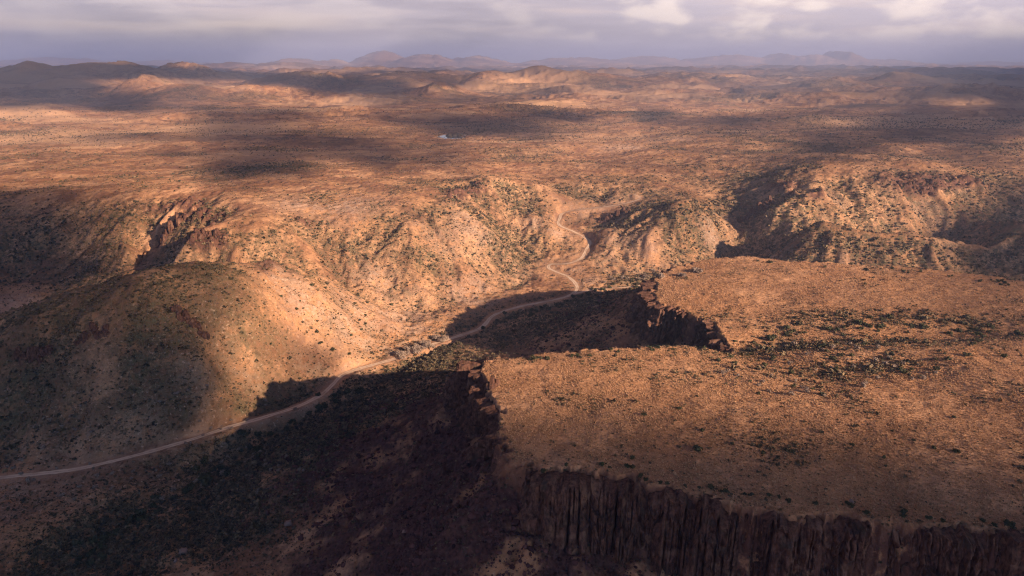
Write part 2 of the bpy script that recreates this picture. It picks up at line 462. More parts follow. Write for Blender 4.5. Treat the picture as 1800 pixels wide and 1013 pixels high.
    # pond basin
    z = np.where(POND_IN(x, y) > 0, np.minimum(z, 39.5 + 6 * (1 - sst(POND_IN(x, y), 0, 0.5))), z)
    hollow = np.clip(-ero / 5.0, 0, 1) * (1 - top)
    return z, dict(rock=rock, talus=tal, mesa=top, road=np.minimum(dr, ds + 1.0), stream=dst, slope=sl, hollow=hollow, z0=z0, led=led)


_pc = P(797, 241, 41.0)
def POND_IN(x, y):
    u = (x - _pc[0]) / 36.0; v = (y - _pc[1]) / 42.0
    return 1.05 - (u * u + v * v) - 0.5 * vn(x / 20, y / 20, 5)


# ------------------------------------------------------------------ helpers
def tag(o, label=None, cat=None, group=None, kind=None):
    if label: o['label'] = label
    if cat: o['category'] = cat
    if group: o['group'] = group
    if kind: o['kind'] = kind
    return o


def mesh_np(name, verts, faces, mat=None, smooth=True, attrs=None, link=True):
    """mesh from numpy arrays; faces is an (n, 3 or 4) int array"""
    me = bpy.data.meshes.new(name)
    verts = np.asarray(verts, np.float32); faces = np.asarray(faces, np.int32)
    nv, (nf, k) = len(verts), faces.shape
    me.vertices.add(nv); me.vertices.foreach_set('co', verts.ravel())
    me.loops.add(nf * k); me.loops.foreach_set('vertex_index', faces.ravel())
    me.polygons.add(nf)
    me.polygons.foreach_set('loop_start', np.arange(0, nf * k, k, dtype=np.int32))
    me.polygons.foreach_set('use_smooth', np.full(nf, smooth, dtype=bool))
    for an, av in (attrs or {}).items():
        at = me.attributes.new(an, 'FLOAT', 'POINT'); at.data.foreach_set('value', np.asarray(av, np.float32))
    me.update(calc_edges=True)
    if mat: me.materials.append(mat)
    o = bpy.data.objects.new(name, me)
    if link: COL.objects.link(o)
    return o


def new_mat(name, rough=0.95, spec=0.1):
    m = bpy.data.materials.new(name); m.use_nodes = True
    g = G(m.node_tree)
    b = m.node_tree.nodes['Principled BSDF']
    b.inputs['Roughness'].default_value = rough
    b.inputs['Specular IOR Level'].default_value = spec
    return m, g, b


def attr(g, name):
    return g.n('ShaderNodeAttribute', attribute_name=name).outputs['Fac']

# ------------------------------------------------------------------ ground material
def ground_material():
    m, g, b = new_mat('ground')
    p = g.n('ShaderNodeNewGeometry').outputs['Position']
    big = g.noise(p, 1 / 320.0, 4, 0.55)
    med = g.noise(p, 1 / 70.0, 5, 0.6, 0.5)
    med2 = g.noise(g.vmath('ADD', p, (311, 97, 5)), 1 / 34.0, 5, 0.62, 0.3)
    sml = g.noise(p, 1 / 5.0, 4, 0.65)
    fine = g.noise(p, 1 / 1.1, 3, 0.6)
    grassy = g.mix(g.ss(med, 0.36, 0.64), (0.375, 0.195, 0.100), (0.475, 0.272, 0.155))
    soil = g.mix(sml, (0.17, 0.082, 0.047), (0.29, 0.145, 0.085))
    c = g.mix(g.math('MULTIPLY', g.ss(g.math('ADD', g.math('MULTIPLY', med2, 0.7), g.math('MULTIPLY', sml, 0.3)), 0.44, 0.58), g.math('SUBTRACT', 1.0, g.math('MULTIPLY', attr(g, 'mesa'), 0.5))), grassy, soil)
    # pale stony soil
    pale = g.math('MULTIPLY', attr(g, 'pale'), g.ss(g.math('ADD', g.math('MULTIPLY', med2, 0.5), g.math('MULTIPLY', sml, 0.5)), 0.40, 0.58))
    c = g.mix(pale, c, g.mix(sml, (0.36, 0.22, 0.15), (0.56, 0.40, 0.30)))
    # scrub cover: olive in the damp hollows, low dark bushes on a jittered grid
    veg = attr(g, 'veg')
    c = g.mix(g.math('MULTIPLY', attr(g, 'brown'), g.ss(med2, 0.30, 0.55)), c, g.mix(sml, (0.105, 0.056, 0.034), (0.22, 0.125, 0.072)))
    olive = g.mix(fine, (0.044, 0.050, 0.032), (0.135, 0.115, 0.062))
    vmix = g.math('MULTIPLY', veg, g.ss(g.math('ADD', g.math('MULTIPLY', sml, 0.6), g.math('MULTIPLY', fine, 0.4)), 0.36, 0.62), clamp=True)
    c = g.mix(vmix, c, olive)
    for sc, off, lo, hi in ((1 / 9.0, 0, 0.15, 0.32), (1 / 26.0, 40, 0.13, 0.26)):
        dv = g.vmath('ADD', p, (off, off * 2, 0))
        wob = g.vmath('ADD', dv, g.scale(g.n('ShaderNodeTexNoise').outputs[1], (0, 0, 0)))
        f1 = g.voro(wob, sc); col = g.voro(wob, sc, out=1)
        s2 = g.n('ShaderNodeSeparateColor'); g.L.new(col, s2.inputs[0])
        keep = g.ss(g.math('ADD', g.math('MULTIPLY', veg, 0.55), g.math('ADD', g.math('MULTIPLY', med, 0.5), g.math('MULTIPLY', s2.outputs[0], 0.8))), 0.70, 0.86)
        dot = g.math('MULTIPLY', g.ss(g.math('ADD', f1, g.math('MULTIPLY', g.math('SUBTRACT', fine, 0.5), 0.25)), hi, lo), keep)
        dot = g.math('MULTIPLY', dot, attr(g, 'dots'))
        c = g.mix(g.math('MULTIPLY', dot, 0.9), c, (0.040, 0.038, 0.026))
    # low tussocks, twigs and stones: fine dark and pale specks everywhere off the track
    spk = g.noise(g.vmath('ADD', p, (17, 5, 0)), 1 / 1.9, 4, 0.7); sp2 = g.noise(p, 1 / 4.3, 3, 0.65)
    off_plain = g.math('SUBTRACT', 1.0, g.math('MULTIPLY', attr(g, 'dots'), 0.45))
    dk = g.math('MULTIPLY', g.ss(g.math('ADD', g.math('MULTIPLY', spk, 0.62), g.math('MULTIPLY', sp2, 0.38)), 0.52, 0.62), g.math('MULTIPLY', off_plain, g.math('ADD', 0.48, g.math('MULTIPLY', veg, 0.45))))
    c = g.mix(dk, c, g.mix(fine, (0.060, 0.044, 0.028), (0.125, 0.078, 0.048)))
    lt = g.math('MULTIPLY', g.ss(spk, 0.42, 0.33), g.math('ADD', 0.25, g.math('MULTIPLY', attr(g, 'pale'), 0.6)))
    c = g.mix(lt, c, (0.56, 0.40, 0.30))
    # rock faces and talus
    rk = g.noise(g.scale(p, (1, 1, 0.35)), 1 / 2.2, 5, 0.7)
    rockc = g.mix(rk, (0.045, 0.024, 0.021), (0.18, 0.088, 0.062))
    c = g.mix(g.math('MULTIPLY', attr(g, 'rock'), g.ss(sml, 0.30, 0.50)), c, rockc)
    talc = g.mix(g.voro(p, 1 / 1.6), (0.030, 0.017, 0.017), (0.115, 0.055, 0.046))
    c = g.mix(g.math('MULTIPLY', attr(g, 'talus'), g.ss(med2, 0.36, 0.55)), c, talc)
    # bleached sandy verge along the track and wash
    c = g.mix(g.math('MULTIPLY', attr(g, 'verge'), g.ss(sml, 0.35, 0.6)), c, (0.36, 0.245, 0.17))
    # broad belts of pale grassland and darker stony ground on the plain
    belt = g.noise(g.scale(p, (1, 1.6, 1)), 1 / 900.0, 5, 0.6, 0.6)
    plain = attr(g, 'dots')
    c = g.mix(g.math('MULTIPLY', g.math('MULTIPLY', g.ss(belt, 0.50, 0.60), plain), 0.8), c, (0.52, 0.325, 0.195))
    c = g.mix(g.math('MULTIPLY', g.math('MULTIPLY', g.ss(belt, 0.47, 0.36), plain), 0.6), c, (0.115, 0.072, 0.050))
    c = g.mix(1.0, c, g.mix(big, (0.78, 0.78, 0.80), (1.18, 1.14, 1.10)), 'MULTIPLY')
    g.L.new(c, b.inputs['Base Color'])
    bp = g.n('ShaderNodeBump'); bp.inputs['Strength'].default_value = 1.0; bp.inputs['Distance'].default_value = 1.0
    hgt = g.math('ADD', g.math('MULTIPLY', fine, 0.45), g.math('MULTIPLY', sml, 1.1))
    g.L.new(hgt, bp.inputs['Height']); g.L.new(bp.outputs[0], b.inputs['Normal'])
    return m


GROUND = ground_material()

# places of pale stony soil seen in the photo (photo x, y, height, radius m)
PALE = [(*P(a, b, z), r) for a, b, z, r in [(545, 530, 42, 26), (620, 575, 20, 26), (720, 575, 4, 30), (700, 560, 6, 24), (660, 545, 16, 22), (400, 640, 30, 16), (430, 670, 16, 12), (690, 610, 2, 16), (640, 540, 24, 20), (830, 385, 56, 26), (815, 375, 58, 22),
        (600, 365, 66, 40), (530, 370, 66, 35), (380, 625, 32, 16), (330, 720, 12, 28), (250, 770, 3, 26), (60, 790, 5, 30), (420, 800, 0, 30), (300, 820, 0, 28), (150, 850, 0, 30), (30, 530, 5, 32), (660, 480, 28, 20),
        (720, 540, 8, 30), (850, 500, 9, 20), (1250, 398, 38, 16), (930, 400, 30, 14), (980, 410, 27, 14), (480, 500, 55, 18), (560, 712, 0, 14), (640, 652, 0, 12), (480, 745, 0, 16), (380, 775, 0, 16), (1000, 478, 6, 14), (1040, 500, 4, 16), (830, 520, 4, 25), (1100, 260, 57, 60), (1180, 250, 57, 50), (0, 860, 0, 40), (200, 720, 18, 18)]]


def ground_attrs(x, y, z, mk):
    r = np.hypot(x, y)
    pale = np.zeros_like(x)
    for px, py, rr in PALE:
        pale = np.maximum(pale, np.exp(-((x - px) ** 2 + (y - py) ** 2) / (rr * rr)))
    pale = np.maximum(pale, 0.5 * sst(fbm(x / 60, y / 60, 91, 3), 0.15, 0.5) * sst(mk['slope'], 0.1, 0.3))
    pale = np.clip(pale * 0.9, 0, 1) * (1 - mk['mesa']) * (1 - mk['talus'])
    n = fbm(x / 90, y / 90, 95, 4)
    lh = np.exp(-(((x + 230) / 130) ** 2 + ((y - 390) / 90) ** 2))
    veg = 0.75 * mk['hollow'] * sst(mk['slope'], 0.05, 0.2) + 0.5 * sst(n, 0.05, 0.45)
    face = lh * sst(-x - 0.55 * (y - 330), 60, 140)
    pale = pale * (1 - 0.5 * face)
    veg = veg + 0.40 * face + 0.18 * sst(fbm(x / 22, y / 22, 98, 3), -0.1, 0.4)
    veg = veg + 0.95 * np.exp(-(mk['stream'] / 26.0) ** 2)
    # the shaded valley floor between the mesa and the track is thick with bush
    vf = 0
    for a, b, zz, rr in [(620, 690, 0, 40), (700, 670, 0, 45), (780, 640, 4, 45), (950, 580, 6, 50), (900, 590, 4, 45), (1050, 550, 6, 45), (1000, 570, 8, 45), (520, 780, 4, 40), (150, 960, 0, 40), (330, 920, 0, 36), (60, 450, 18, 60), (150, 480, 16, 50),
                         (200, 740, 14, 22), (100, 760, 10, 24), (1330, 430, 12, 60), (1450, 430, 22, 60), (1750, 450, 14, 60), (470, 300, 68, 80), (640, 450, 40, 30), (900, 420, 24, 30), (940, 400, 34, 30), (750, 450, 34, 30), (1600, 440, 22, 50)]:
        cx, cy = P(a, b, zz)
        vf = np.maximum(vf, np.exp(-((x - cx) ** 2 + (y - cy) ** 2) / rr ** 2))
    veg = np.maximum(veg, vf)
    # greener country to the right of the track
    veg = veg + 0.22 * sst(x / np.maximum(r, 1), 0.12, 0.4) * sst(r, 560, 700) * (1 - sst(r, 1400, 2600)) * (1 - mk['mesa'])
    hx, hy = P(1480, 610, 66)
    hol = np.exp(-(((x - hx) / 95) ** 2 + ((y - hy) / 17) ** 2))
    hx, hy = P(1480, 660, 66)
    hol = np.maximum(hol, 0.8 * np.exp(-(((x - hx) / 60) ** 2 + ((y - hy) / 15) ** 2)))
    hx, hy = P(1560, 570, 66)
    hol = np.maximum(hol, np.exp(-(((x - hx) / 95) ** 2 + ((y - hy) / 14) ** 2)))
    hx, hy = P(1420, 785, 75)
    hol = np.maximum(hol, 0.3 * np.exp(-(((x - hx) / 40) ** 2 + ((y - hy) / 10) ** 2)))
    veg = np.where(mk['mesa'] > .5, 0.10 + 0.6 * hol + 0.25 * sst(fbm(x / 24, y / 24, 99, 3), 0.1, 0.5), veg) * (1 - 0.75 * pale)
    veg = np.maximum(veg, 0.5 * mk['talus'] * sst(fbm(x / 26, y / 26, 96, 3), -0.25, 0.3) * sst(y, 300, 350))
    veg = veg * sst(mk['road'], 3.5, 8)
    farveg = sst(fbm(x / 420, y / 190, 97, 4), 0.05, 0.4)
    kf = sst(r, 1400, 2200)
    drain = sst(ridged(x / 520 + .25 * vn(x / 200, y / 200, 18), y / 300, 173, 4), 0.74, 0.88)
    veg = veg * (1 - kf) + kf * np.maximum(0.15 + 0.65 * farveg, drain)
    verge = 0.8 * np.exp(-(mk['road'] / 3.8) ** 2) * (1 - mk['mesa']) + 0.40 * np.exp(-((mk['road'] - 14) / 12.0) ** 2) * sst(vn(x / 14, y / 14, 19), -.2, .5)
    dots = sst(r, 900, 1500) * (1 - mk['mesa'] * 0.8) * sst(mk['road'], 4, 6)
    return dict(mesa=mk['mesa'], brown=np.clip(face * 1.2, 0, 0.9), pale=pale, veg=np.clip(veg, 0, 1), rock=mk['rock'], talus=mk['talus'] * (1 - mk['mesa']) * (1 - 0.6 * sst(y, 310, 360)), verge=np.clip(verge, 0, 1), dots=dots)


def build_terrain():
    rows = [3.0]
    while rows[-1] < 90000:
        r = rows[-1]
        st = r * 0.06 if r < 95 else (max(0.42, r * 0.0024) if r < 1500 else (r * 0.005 if r < 7000 else r * 0.014))
        rows.append(r + max(st, 0.4))
    rows = np.array(rows)
    half = np.concatenate([np.arange(0, 0.80, 0.00165), 0.80 + np.cumsum(np.geomspace(0.002, 0.09, 64))])
    half = half[half < math.pi - 0.02]
    th = np.concatenate([-half[::-1][:-1], half])          # bearing from +Y
    R, T = np.meshgrid(rows, th, indexing='ij')
    x = (R * np.sin(T)).ravel(); y = (R * np.cos(T)).ravel()
    z, mk = terrain(x, y)
    at = ground_attrs(x, y, z, mk)
    nr, nt = len(rows), len(th)
    idx = np.arange(nr * nt).reshape(nr, nt)
    nxt = np.roll(idx, -1, axis=1)
    a, b_, c, d = idx[:-1], nxt[:-1], nxt[1:], idx[1:]
    faces = np.stack([a, d, c, b_], -1).reshape(-1, 4)
    print('terrain', nr, nt, nr * nt)
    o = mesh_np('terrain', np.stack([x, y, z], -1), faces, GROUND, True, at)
    tag(o, kind='structure')
    return o


build_terrain()


# ------------------------------------------------------------------ the track, the wash crossing, the pond
def ribbon(name, line, half, mat, lift, seed, far_half=None):
    p = line[:, :2]; t = np.gradient(p, axis=0); t /= np.linalg.norm(t, axis=1)[:, None]
    nrm = np.stack([-t[:, 1], t[:, 0]], -1)
    n = len(p); K = 7
    if far_half: half = (half + (far_half - half) * sst(np.hypot(p[:, 0], p[:, 1]), 820, 960))[:, None]
    else: half = np.full((n, 1), half)
    w = half[:, 0] * (1 + 0.22 * vn(np.arange(n) / 5.0, np.zeros(n), seed))
    off = np.linspace(-1, 1, K)
    jit = 0.18 * vn(np.arange(n)[:, None] / 2.0 + off[None] * 9, off[None] * 7 + np.zeros((n, 1)), seed + 3) * half
    xy = p[:, None] + nrm[:, None] * (off[None, :, None] * w[:, None, None] + jit[..., None])
    z, _ = terrain(xy[..., 0].ravel(), xy[..., 1].ravel(), True)
    zz = z.reshape(n, K) + lift
    # two shallow wheel ruts
    zz -= 0.07 * np.exp(-((np.abs(off) - 0.5) / 0.2) ** 2)[None]
    v = np.concatenate([xy, zz[..., None]], -1).reshape(-1, 3)
    idx = np.arange(n * K).reshape(n, K)
    f = np.stack([idx[:-1, :-1], idx[1:, :-1], idx[1:, 1:], idx[:-1, 1:]], -1).reshape(-1, 4)
    o = mesh_np(name, v, f, mat, True, dict(across=np.tile(off, n)))
    tag(o, kind='structure')
    return o


def road_material(dark=1.0):
    m, g, b = new_mat('dirt_road')
    p = g.n('ShaderNodeNewGeometry').outputs['Position']
    n1 = g.noise(p, 1 / 3.0, 5, 0.65); n2 = g.noise(p, 1 / 14.0, 3, 0.5)
    c = g.mix(n1, (0.46 * dark, 0.32 * dark, 0.22 * dark), (0.70 * dark, 0.53 * dark, 0.40 * dark))
    c = g.mix(g.math('MULTIPLY', g.ss(n2, 0.45, 0.7), 0.5), c, (0.30, 0.16, 0.10))
    # a strip of weeds between the wheel tracks and along the edges
    a = g.math('ABSOLUTE', attr(g, 'across'))
    mid = g.math('MULTIPLY', g.math('ADD', g.ss(a, 0.26, 0.08), g.ss(a, 0.75, 1.0)), g.ss(n1, 0.38, 0.62))
    c = g.mix(g.math('MULTIPLY', mid, 0.7), c, (0.20, 0.135, 0.08))
    g.L.new(c, b.inputs['Base Color'])
    bp = g.n('ShaderNodeBump'); bp.inputs['Distance'].default_value = 0.3
    g.L.new(n1, bp.inputs['Height']); g.L.new(bp.outputs[0], b.inputs['Normal'])
    return m


ROADM = road_material()
ribbon('dirt_road', ROAD, 1.8, ROADM, 0.10, 3, 1.2)
ribbon('dirt_track', SIDE, 1.6, ROADM, 0.08, 8)


def build_pond():
    m, g, b = new_mat('pond_water', 0.06, 0.5)
    p = g.n('ShaderNodeNewGeometry').outputs['Position']
    b.inputs['Base Color'].default_value = (0.06, 0.065, 0.075, 1)
    bp = g.n('ShaderNodeBump'); bp.inputs['Distance'].default_value = 0.05; bp.inputs['Strength'].default_value = 0.4
    g.L.new(g.noise(p, 1 / 2.0, 3), bp.inputs['Height']); g.L.new(bp.outputs[0], b.inputs['Normal'])
    n = 72
    a = np.linspace(0, 2 * math.pi, n, endpoint=False)
    rr = 1.18
    v = [( _pc[0], _pc[1], 41.0)] + [(_pc[0] + 40 * rr * math.cos(t), _pc[1] + 46 * rr * math.sin(t), 41.0) for t in a]
    f = [(0, i + 1, (i + 1) % n + 1) for i in range(n)]
    tag(mesh_np('pond_water', v, f, m, True), kind='structure')
    # earth dam across the near right part of the water
    md, g, b = new_mat('dam_earth')
    p = g.n('ShaderNodeNewGeometry').outputs['Position']
    g.L.new(g.mix(g.noise(p, 1 / 4.0, 4), (0.035, 0.032, 0.03), (0.10, 0.075, 0.06)), b.inputs['Base Color'])
    vs, fs = [], []
    a0 = np.array(P(783, 238.5, 42)); a1 = np.array(P(817, 238.0, 42))
    L = 40
    for i in range(L + 1):
        q = a0 + (a1 - a0) * i / L
        h = 5.5 * min(1, min(i, L - i) / 5.0) + 0.3 * math.sin(i * 1.7)
        for dy, hz in ((-11, -2.5), (-2.5, h), (2.5, h), (11, -2.5)):
            vs.append((q[0], q[1] + dy + 1.2 * math.sin(i * 0.6), 41 + hz))
    for i in range(L):
        for k in range(3):
            fs.append((i * 4 + k, i * 4 + 4 + k, i * 4 + 5 + k, i * 4 + 1 + k))
    o = mesh_np('earth_dam', vs, fs, md, False)
    tag(o, 'long low dark earth bank standing in the pale pond on the far plain', 'dam')


build_pond()

# ------------------------------------------------------------------ vegetation and stones
rng = np.random.default_rng(7)


def leaf_mesh(n, rx, rz, size, seed, hole=0.35, up=0.0):
    """n loose leaf clumps (quads) through a lumpy crown volume; unit height about 1, base at z = 0"""
    r = np.random.default_rng(seed)
    lobes = [(r.uniform(-.55, .55) * rx, r.uniform(-.55, .55) * rx, r.uniform(.35, .75) * rz, r.uniform(.35, .62)) for _ in range(6)]
    V = []
    while len(V) < n:
        l = lobes[r.integers(len(lobes))]
        d = r.normal(size=3); d /= np.linalg.norm(d)
        q = np.array([l[0], l[1], l[2]]) + d * l[3] * r.uniform(.45, 1.0) * np.array([rx, rx, rz * .75])
        if q[2] < 0.04 * rz: q[2] = abs(q[2]) * 0.5 + 0.03
        V.append((q, d))
    verts, faces = [], []
    for q, d in V:
        a = r.normal(size=3); a -= d * a.dot(d) * 0.6; a /= np.linalg.norm(a)
        b = np.cross(d + r.normal(size=3) * 0.5, a); b /= np.linalg.norm(b) + 1e-9
        s = size * r.uniform(.6, 1.3)
        k = len(verts)
        verts += [q - a * s - b * s * .6, q + a * s * .9 - b * s * .5, q + a * s + b * s * .6, q - a * s * .7 + b * s * .7]
        faces.append((k, k + 1, k + 2, k + 3))
    return np.array(verts), np.array(faces)


def tuft_mesh(seed, blades=8):
    r = np.random.default_rng(seed)
    v, f = [], []
    for i in range(blades):
        a = 2 * math.pi * i / blades + r.uniform(-.3, .3)
        o = np.array([math.cos(a), math.sin(a), 0]); t = np.array([-o[1], o[0], 0])
        ln = r.uniform(.30, .75); h = r.uniform(.55, 1.0)
        k = len(v)
        v += [o * .06 - t * .20, o * .06 + t * .20, o * ln * .7 + t * .13 + np.array([0, 0, h * .75]), o * ln + np.array([0, 0, h])]
        f.append((k, k + 1, k + 2, k + 3))
    return np.array(v), np.array(f)


def rock_mesh(seed, sub=1, sharp=0.35):
    """irregular faceted stone, half sunk, unit radius"""
    import bmesh
    bm = bmesh.new()
    bmesh.ops.create_icosphere(bm, subdivisions=sub, radius=1.0)
    r = np.random.default_rng(seed)
    planes = [(d / np.linalg.norm(d), r.uniform(.45, .85)) for d in r.normal(size=(9, 3))]
    st = np.array([r.uniform(.8, 1.3), r.uniform(.7, 1.1), r.uniform(.6, .95)])
    v = []
    for q in bm.verts:
        p = np.array(q.co)
        for d, h in planes:
            e = p.dot(d) - h
            if e > 0: p = p - d * e
        p = p * (1 + sharp * r.uniform(-.12, .12)) * st
        v.append(p + np.array([0, 0, .28]))
    f = [[w.index for w in q.verts] for q in bm.faces]
    bm.free()
    return np.array(v), np.array(f)


def scatter(name, protos, x, y, z, sc, mat, tint, hs=None, smooth=False):
    """merge many small copies into one stuff mesh"""
    n = len(x); yaw = rng.uniform(0, 2 * math.pi, n); pick = rng.integers(0, len(protos), n)
    if hs is None: hs = np.ones(n)
    VV, FF, TT = [], [], []; base = 0
    for k, (pv, pf) in enumerate(protos):
        w = np.where(pick == k)[0]
        if len(w) == 0: continue
        c, s = np.cos(yaw[w])[:, None], np.sin(yaw[w])[:, None]
        S = sc[w][:, None]
        vx = (pv[None, :, 0] * c - pv[None, :, 1] * s) * S + x[w][:, None]
        vy = (pv[None, :, 0] * s + pv[None, :, 1] * c) * S + y[w][:, None]
        vz = pv[None, :, 2] * S * hs[w][:, None] + z[w][:, None]
        VV.append(np.stack([vx, vy, vz], -1).reshape(-1, 3))
        FF.append((pf[None] + (np.arange(len(w)) * len(pv))[:, None, None] + base).reshape(-1, pf.shape[1]))
        TT.append(np.repeat(tint[w], len(pv)))
        base += len(w) * len(pv)
    o = mesh_np(name, np.vstack(VV), np.vstack(FF), mat, smooth, dict(tint=np.concatenate(TT)))
    tag(o, kind='stuff')
    return o


def plant_material(name, lo, hi, hi2=None, trans=0.0):
    m, g, b = new_mat(name, 0.9, 0.05)
    t = attr(g, 'tint')
    p = g.n('ShaderNodeNewGeometry')
    ri = g.math('ADD', t, g.math('MULTIPLY', g.math('SUBTRACT', p.outputs['Random Per Island'], 0.5), 0.5), clamp=True)
    ob = g.n('ShaderNodeObjectInfo').outputs['Random']
    c = g.mix(ri, lo, hi)
    if hi2: c = g.mix(g.math('MULTIPLY', ob, 0.6), c, hi2)
    g.L.new(c, b.inputs['Base Color'])
    return m


GRASS = plant_material('dry_grass', (0.27, 0.145, 0.075), (0.66, 0.40, 0.23))
SCRUB = plant_material('scrub_leaves', (0.042, 0.043, 0.030), (0.22, 0.158, 0.095))
GREEN = plant_material('bush_leaves', (0.028, 0.040, 0.026), (0.11, 0.105, 0.05), (0.075, 0.066, 0.04))
GREY = plant_material('grey_twigs', (0.16, 0.12, 0.095), (0.38, 0.29, 0.235), (0.26, 0.20, 0.155))
STONE = plant_material('talus_stone', (0.030, 0.016, 0.017), (0.135, 0.062, 0.054), (0.08, 0.04, 0.036))
PALESTONE = plant_material('pale_stone', (0.13, 0.08, 0.07), (0.27, 0.185, 0.155))
BARK = plant_material('bark', (0.05, 0.04, 0.035), (0.12, 0.10, 0.085))


def polar(n, r0, r1, t0, t1):
    r = np.exp(rng.uniform(math.log(r0), math.log(r1), n)); t = rng.uniform(t0, t1, n)
    return r * np.sin(t), r * np.cos(t), r


def grow():
    # dry grass on the two table tops
    x, y, r = polar(300000, 150, 560, -0.10, 0.86)
    z, mk = terrain(x, y)
    dens = 0.55 + 0.5 * fbm(x / 7, y / 7, 301, 3) + 0.25 * fbm(x / 45, y / 45, 302, 2)
    k = (mk['mesa'] > 0.6) & (rng.uniform(size=len(x)) < np.clip(dens * 1.05, 0.06, 1))
    x, y, z, r = x[k], y[k], z[k], r[k]
    sc = rng.uniform(0.22, 0.58, len(x)) * (0.75 + r / 700.0)
    tint = np.clip(rng.normal(0.5, 0.22, len(x)) + 0.25 * fbm(x / 25, y / 25, 303, 2), 0, 1)
    scatter('grass', [tuft_mesh(i) for i in range(7)], x, y, z - 0.05, sc, GRASS, tint, rng.uniform(.7, 1.15, len(x)))
    print('grass', len(x))
    # low scrub over all the near and middle slopes
    x, y, r = polar(860000, 190, 2600, -0.84, 0.84)
    z, mk = terrain(x, y)
    at = ground_attrs(x, y, z, mk)
    vg = at['veg']
    prob = (0.10 + 0.85 * vg ** 1.3 * (1 - 0.5 * sst(r, 700, 1100)) + 0.12 * at['pale'] + 0.16 * sst(fbm(x / 30, y / 30, 311, 3), -.1, .5)) * (mk['road'] > 4) * np.where(mk['mesa'] > .5, 0.45, 1.0)
    k = rng.uniform(size=len(x)) < prob
    x, y, z, r = x[k], y[k], z[k], r[k]; vg = vg[k]
    sc = rng.gamma(2.2, 0.44, len(x)) * (0.55 + 0.55 * vg) * (0.70 + r / 1100.0)
    sc = 0.50 * np.clip(sc, 0.35, 4.5) * np.where(mk['mesa'][k] > .5, 0.75 + 1.1 * vg, 1)
    tint = np.clip(rng.normal(0.42, 0.25, len(x)), 0, 1)
    far = r > 520
    pr_n = [leaf_mesh(22, .85, .95, .30, 40 + i) for i in range(5)]
    pr_f = [leaf_mesh(9, .85, .9, .46, 60 + i) for i in range(5)]
    for w, pr in ((~far, pr_n), (far, pr_f)):
        scatter('scrub', pr, x[w], y[w], z[w] - 0.1, sc[w], SCRUB, tint[w])
    print('scrub', (~far).sum(), far.sum())
    # broken stone on the slopes under the cliffs
    x, y, r = polar(90000, 150, 560, -0.75, 0.80)
    z, mk = terrain(x, y)
    prob = mk['talus'] * (0.25 + 0.75 * sst(fbm(x / 18, y / 18, 321, 3), -0.2, 0.3)) * (1 - mk['mesa'])
    k = rng.uniform(size=len(x)) < prob
    x, y, z, r = x[k], y[k], z[k], r[k]
    sc = np.clip(rng.gamma(2.0, 0.22, len(x)), 0.2, 2.2) * (0.6 + r / 600)
    scatter('rubble', [rock_mesh(80 + i) for i in range(6)], x, y, z - 0.1, sc, STONE, np.clip(rng.normal(.45, .28, len(x)), 0, 1))
    print('rubble', len(x))


grow()


# ------------------------------------------------------------------ cliffs of upright rock columns round the mesa
def rock_material():
    m, g, b = new_mat('cliff_rock')
    p = g.n('ShaderNodeNewGeometry').outputs['Position']
    a = g.noise(g.scale(p, (1, 1, 0.5)), 1 / 1.3, 6, 0.72); d = g.noise(p, 1 / 6.0, 4, 0.6)
    c = g.mix(g.ss(a, 0.3, 0.7), (0.030, 0.016, 0.014), (0.16, 0.080, 0.055))
    c = g.mix(g.math('MULTIPLY', g.ss(d, 0.52, 0.68), 0.6), c, (0.23, 0.135, 0.09))
    c = g.mix(g.math('MULTIPLY', g.ss(d, 0.44, 0.30), 0.7), c, (0.055, 0.042, 0.032))
    g.L.new(c, b.inputs['Base Color'])
    bp = g.n('ShaderNodeBump'); bp.inputs['Distance'].default_value = 0.5
    g.L.new(a, bp.inputs['Height']); g.L.new(bp.outputs[0], b.inputs['Normal'])
    return m


ROCKM = rock_material()


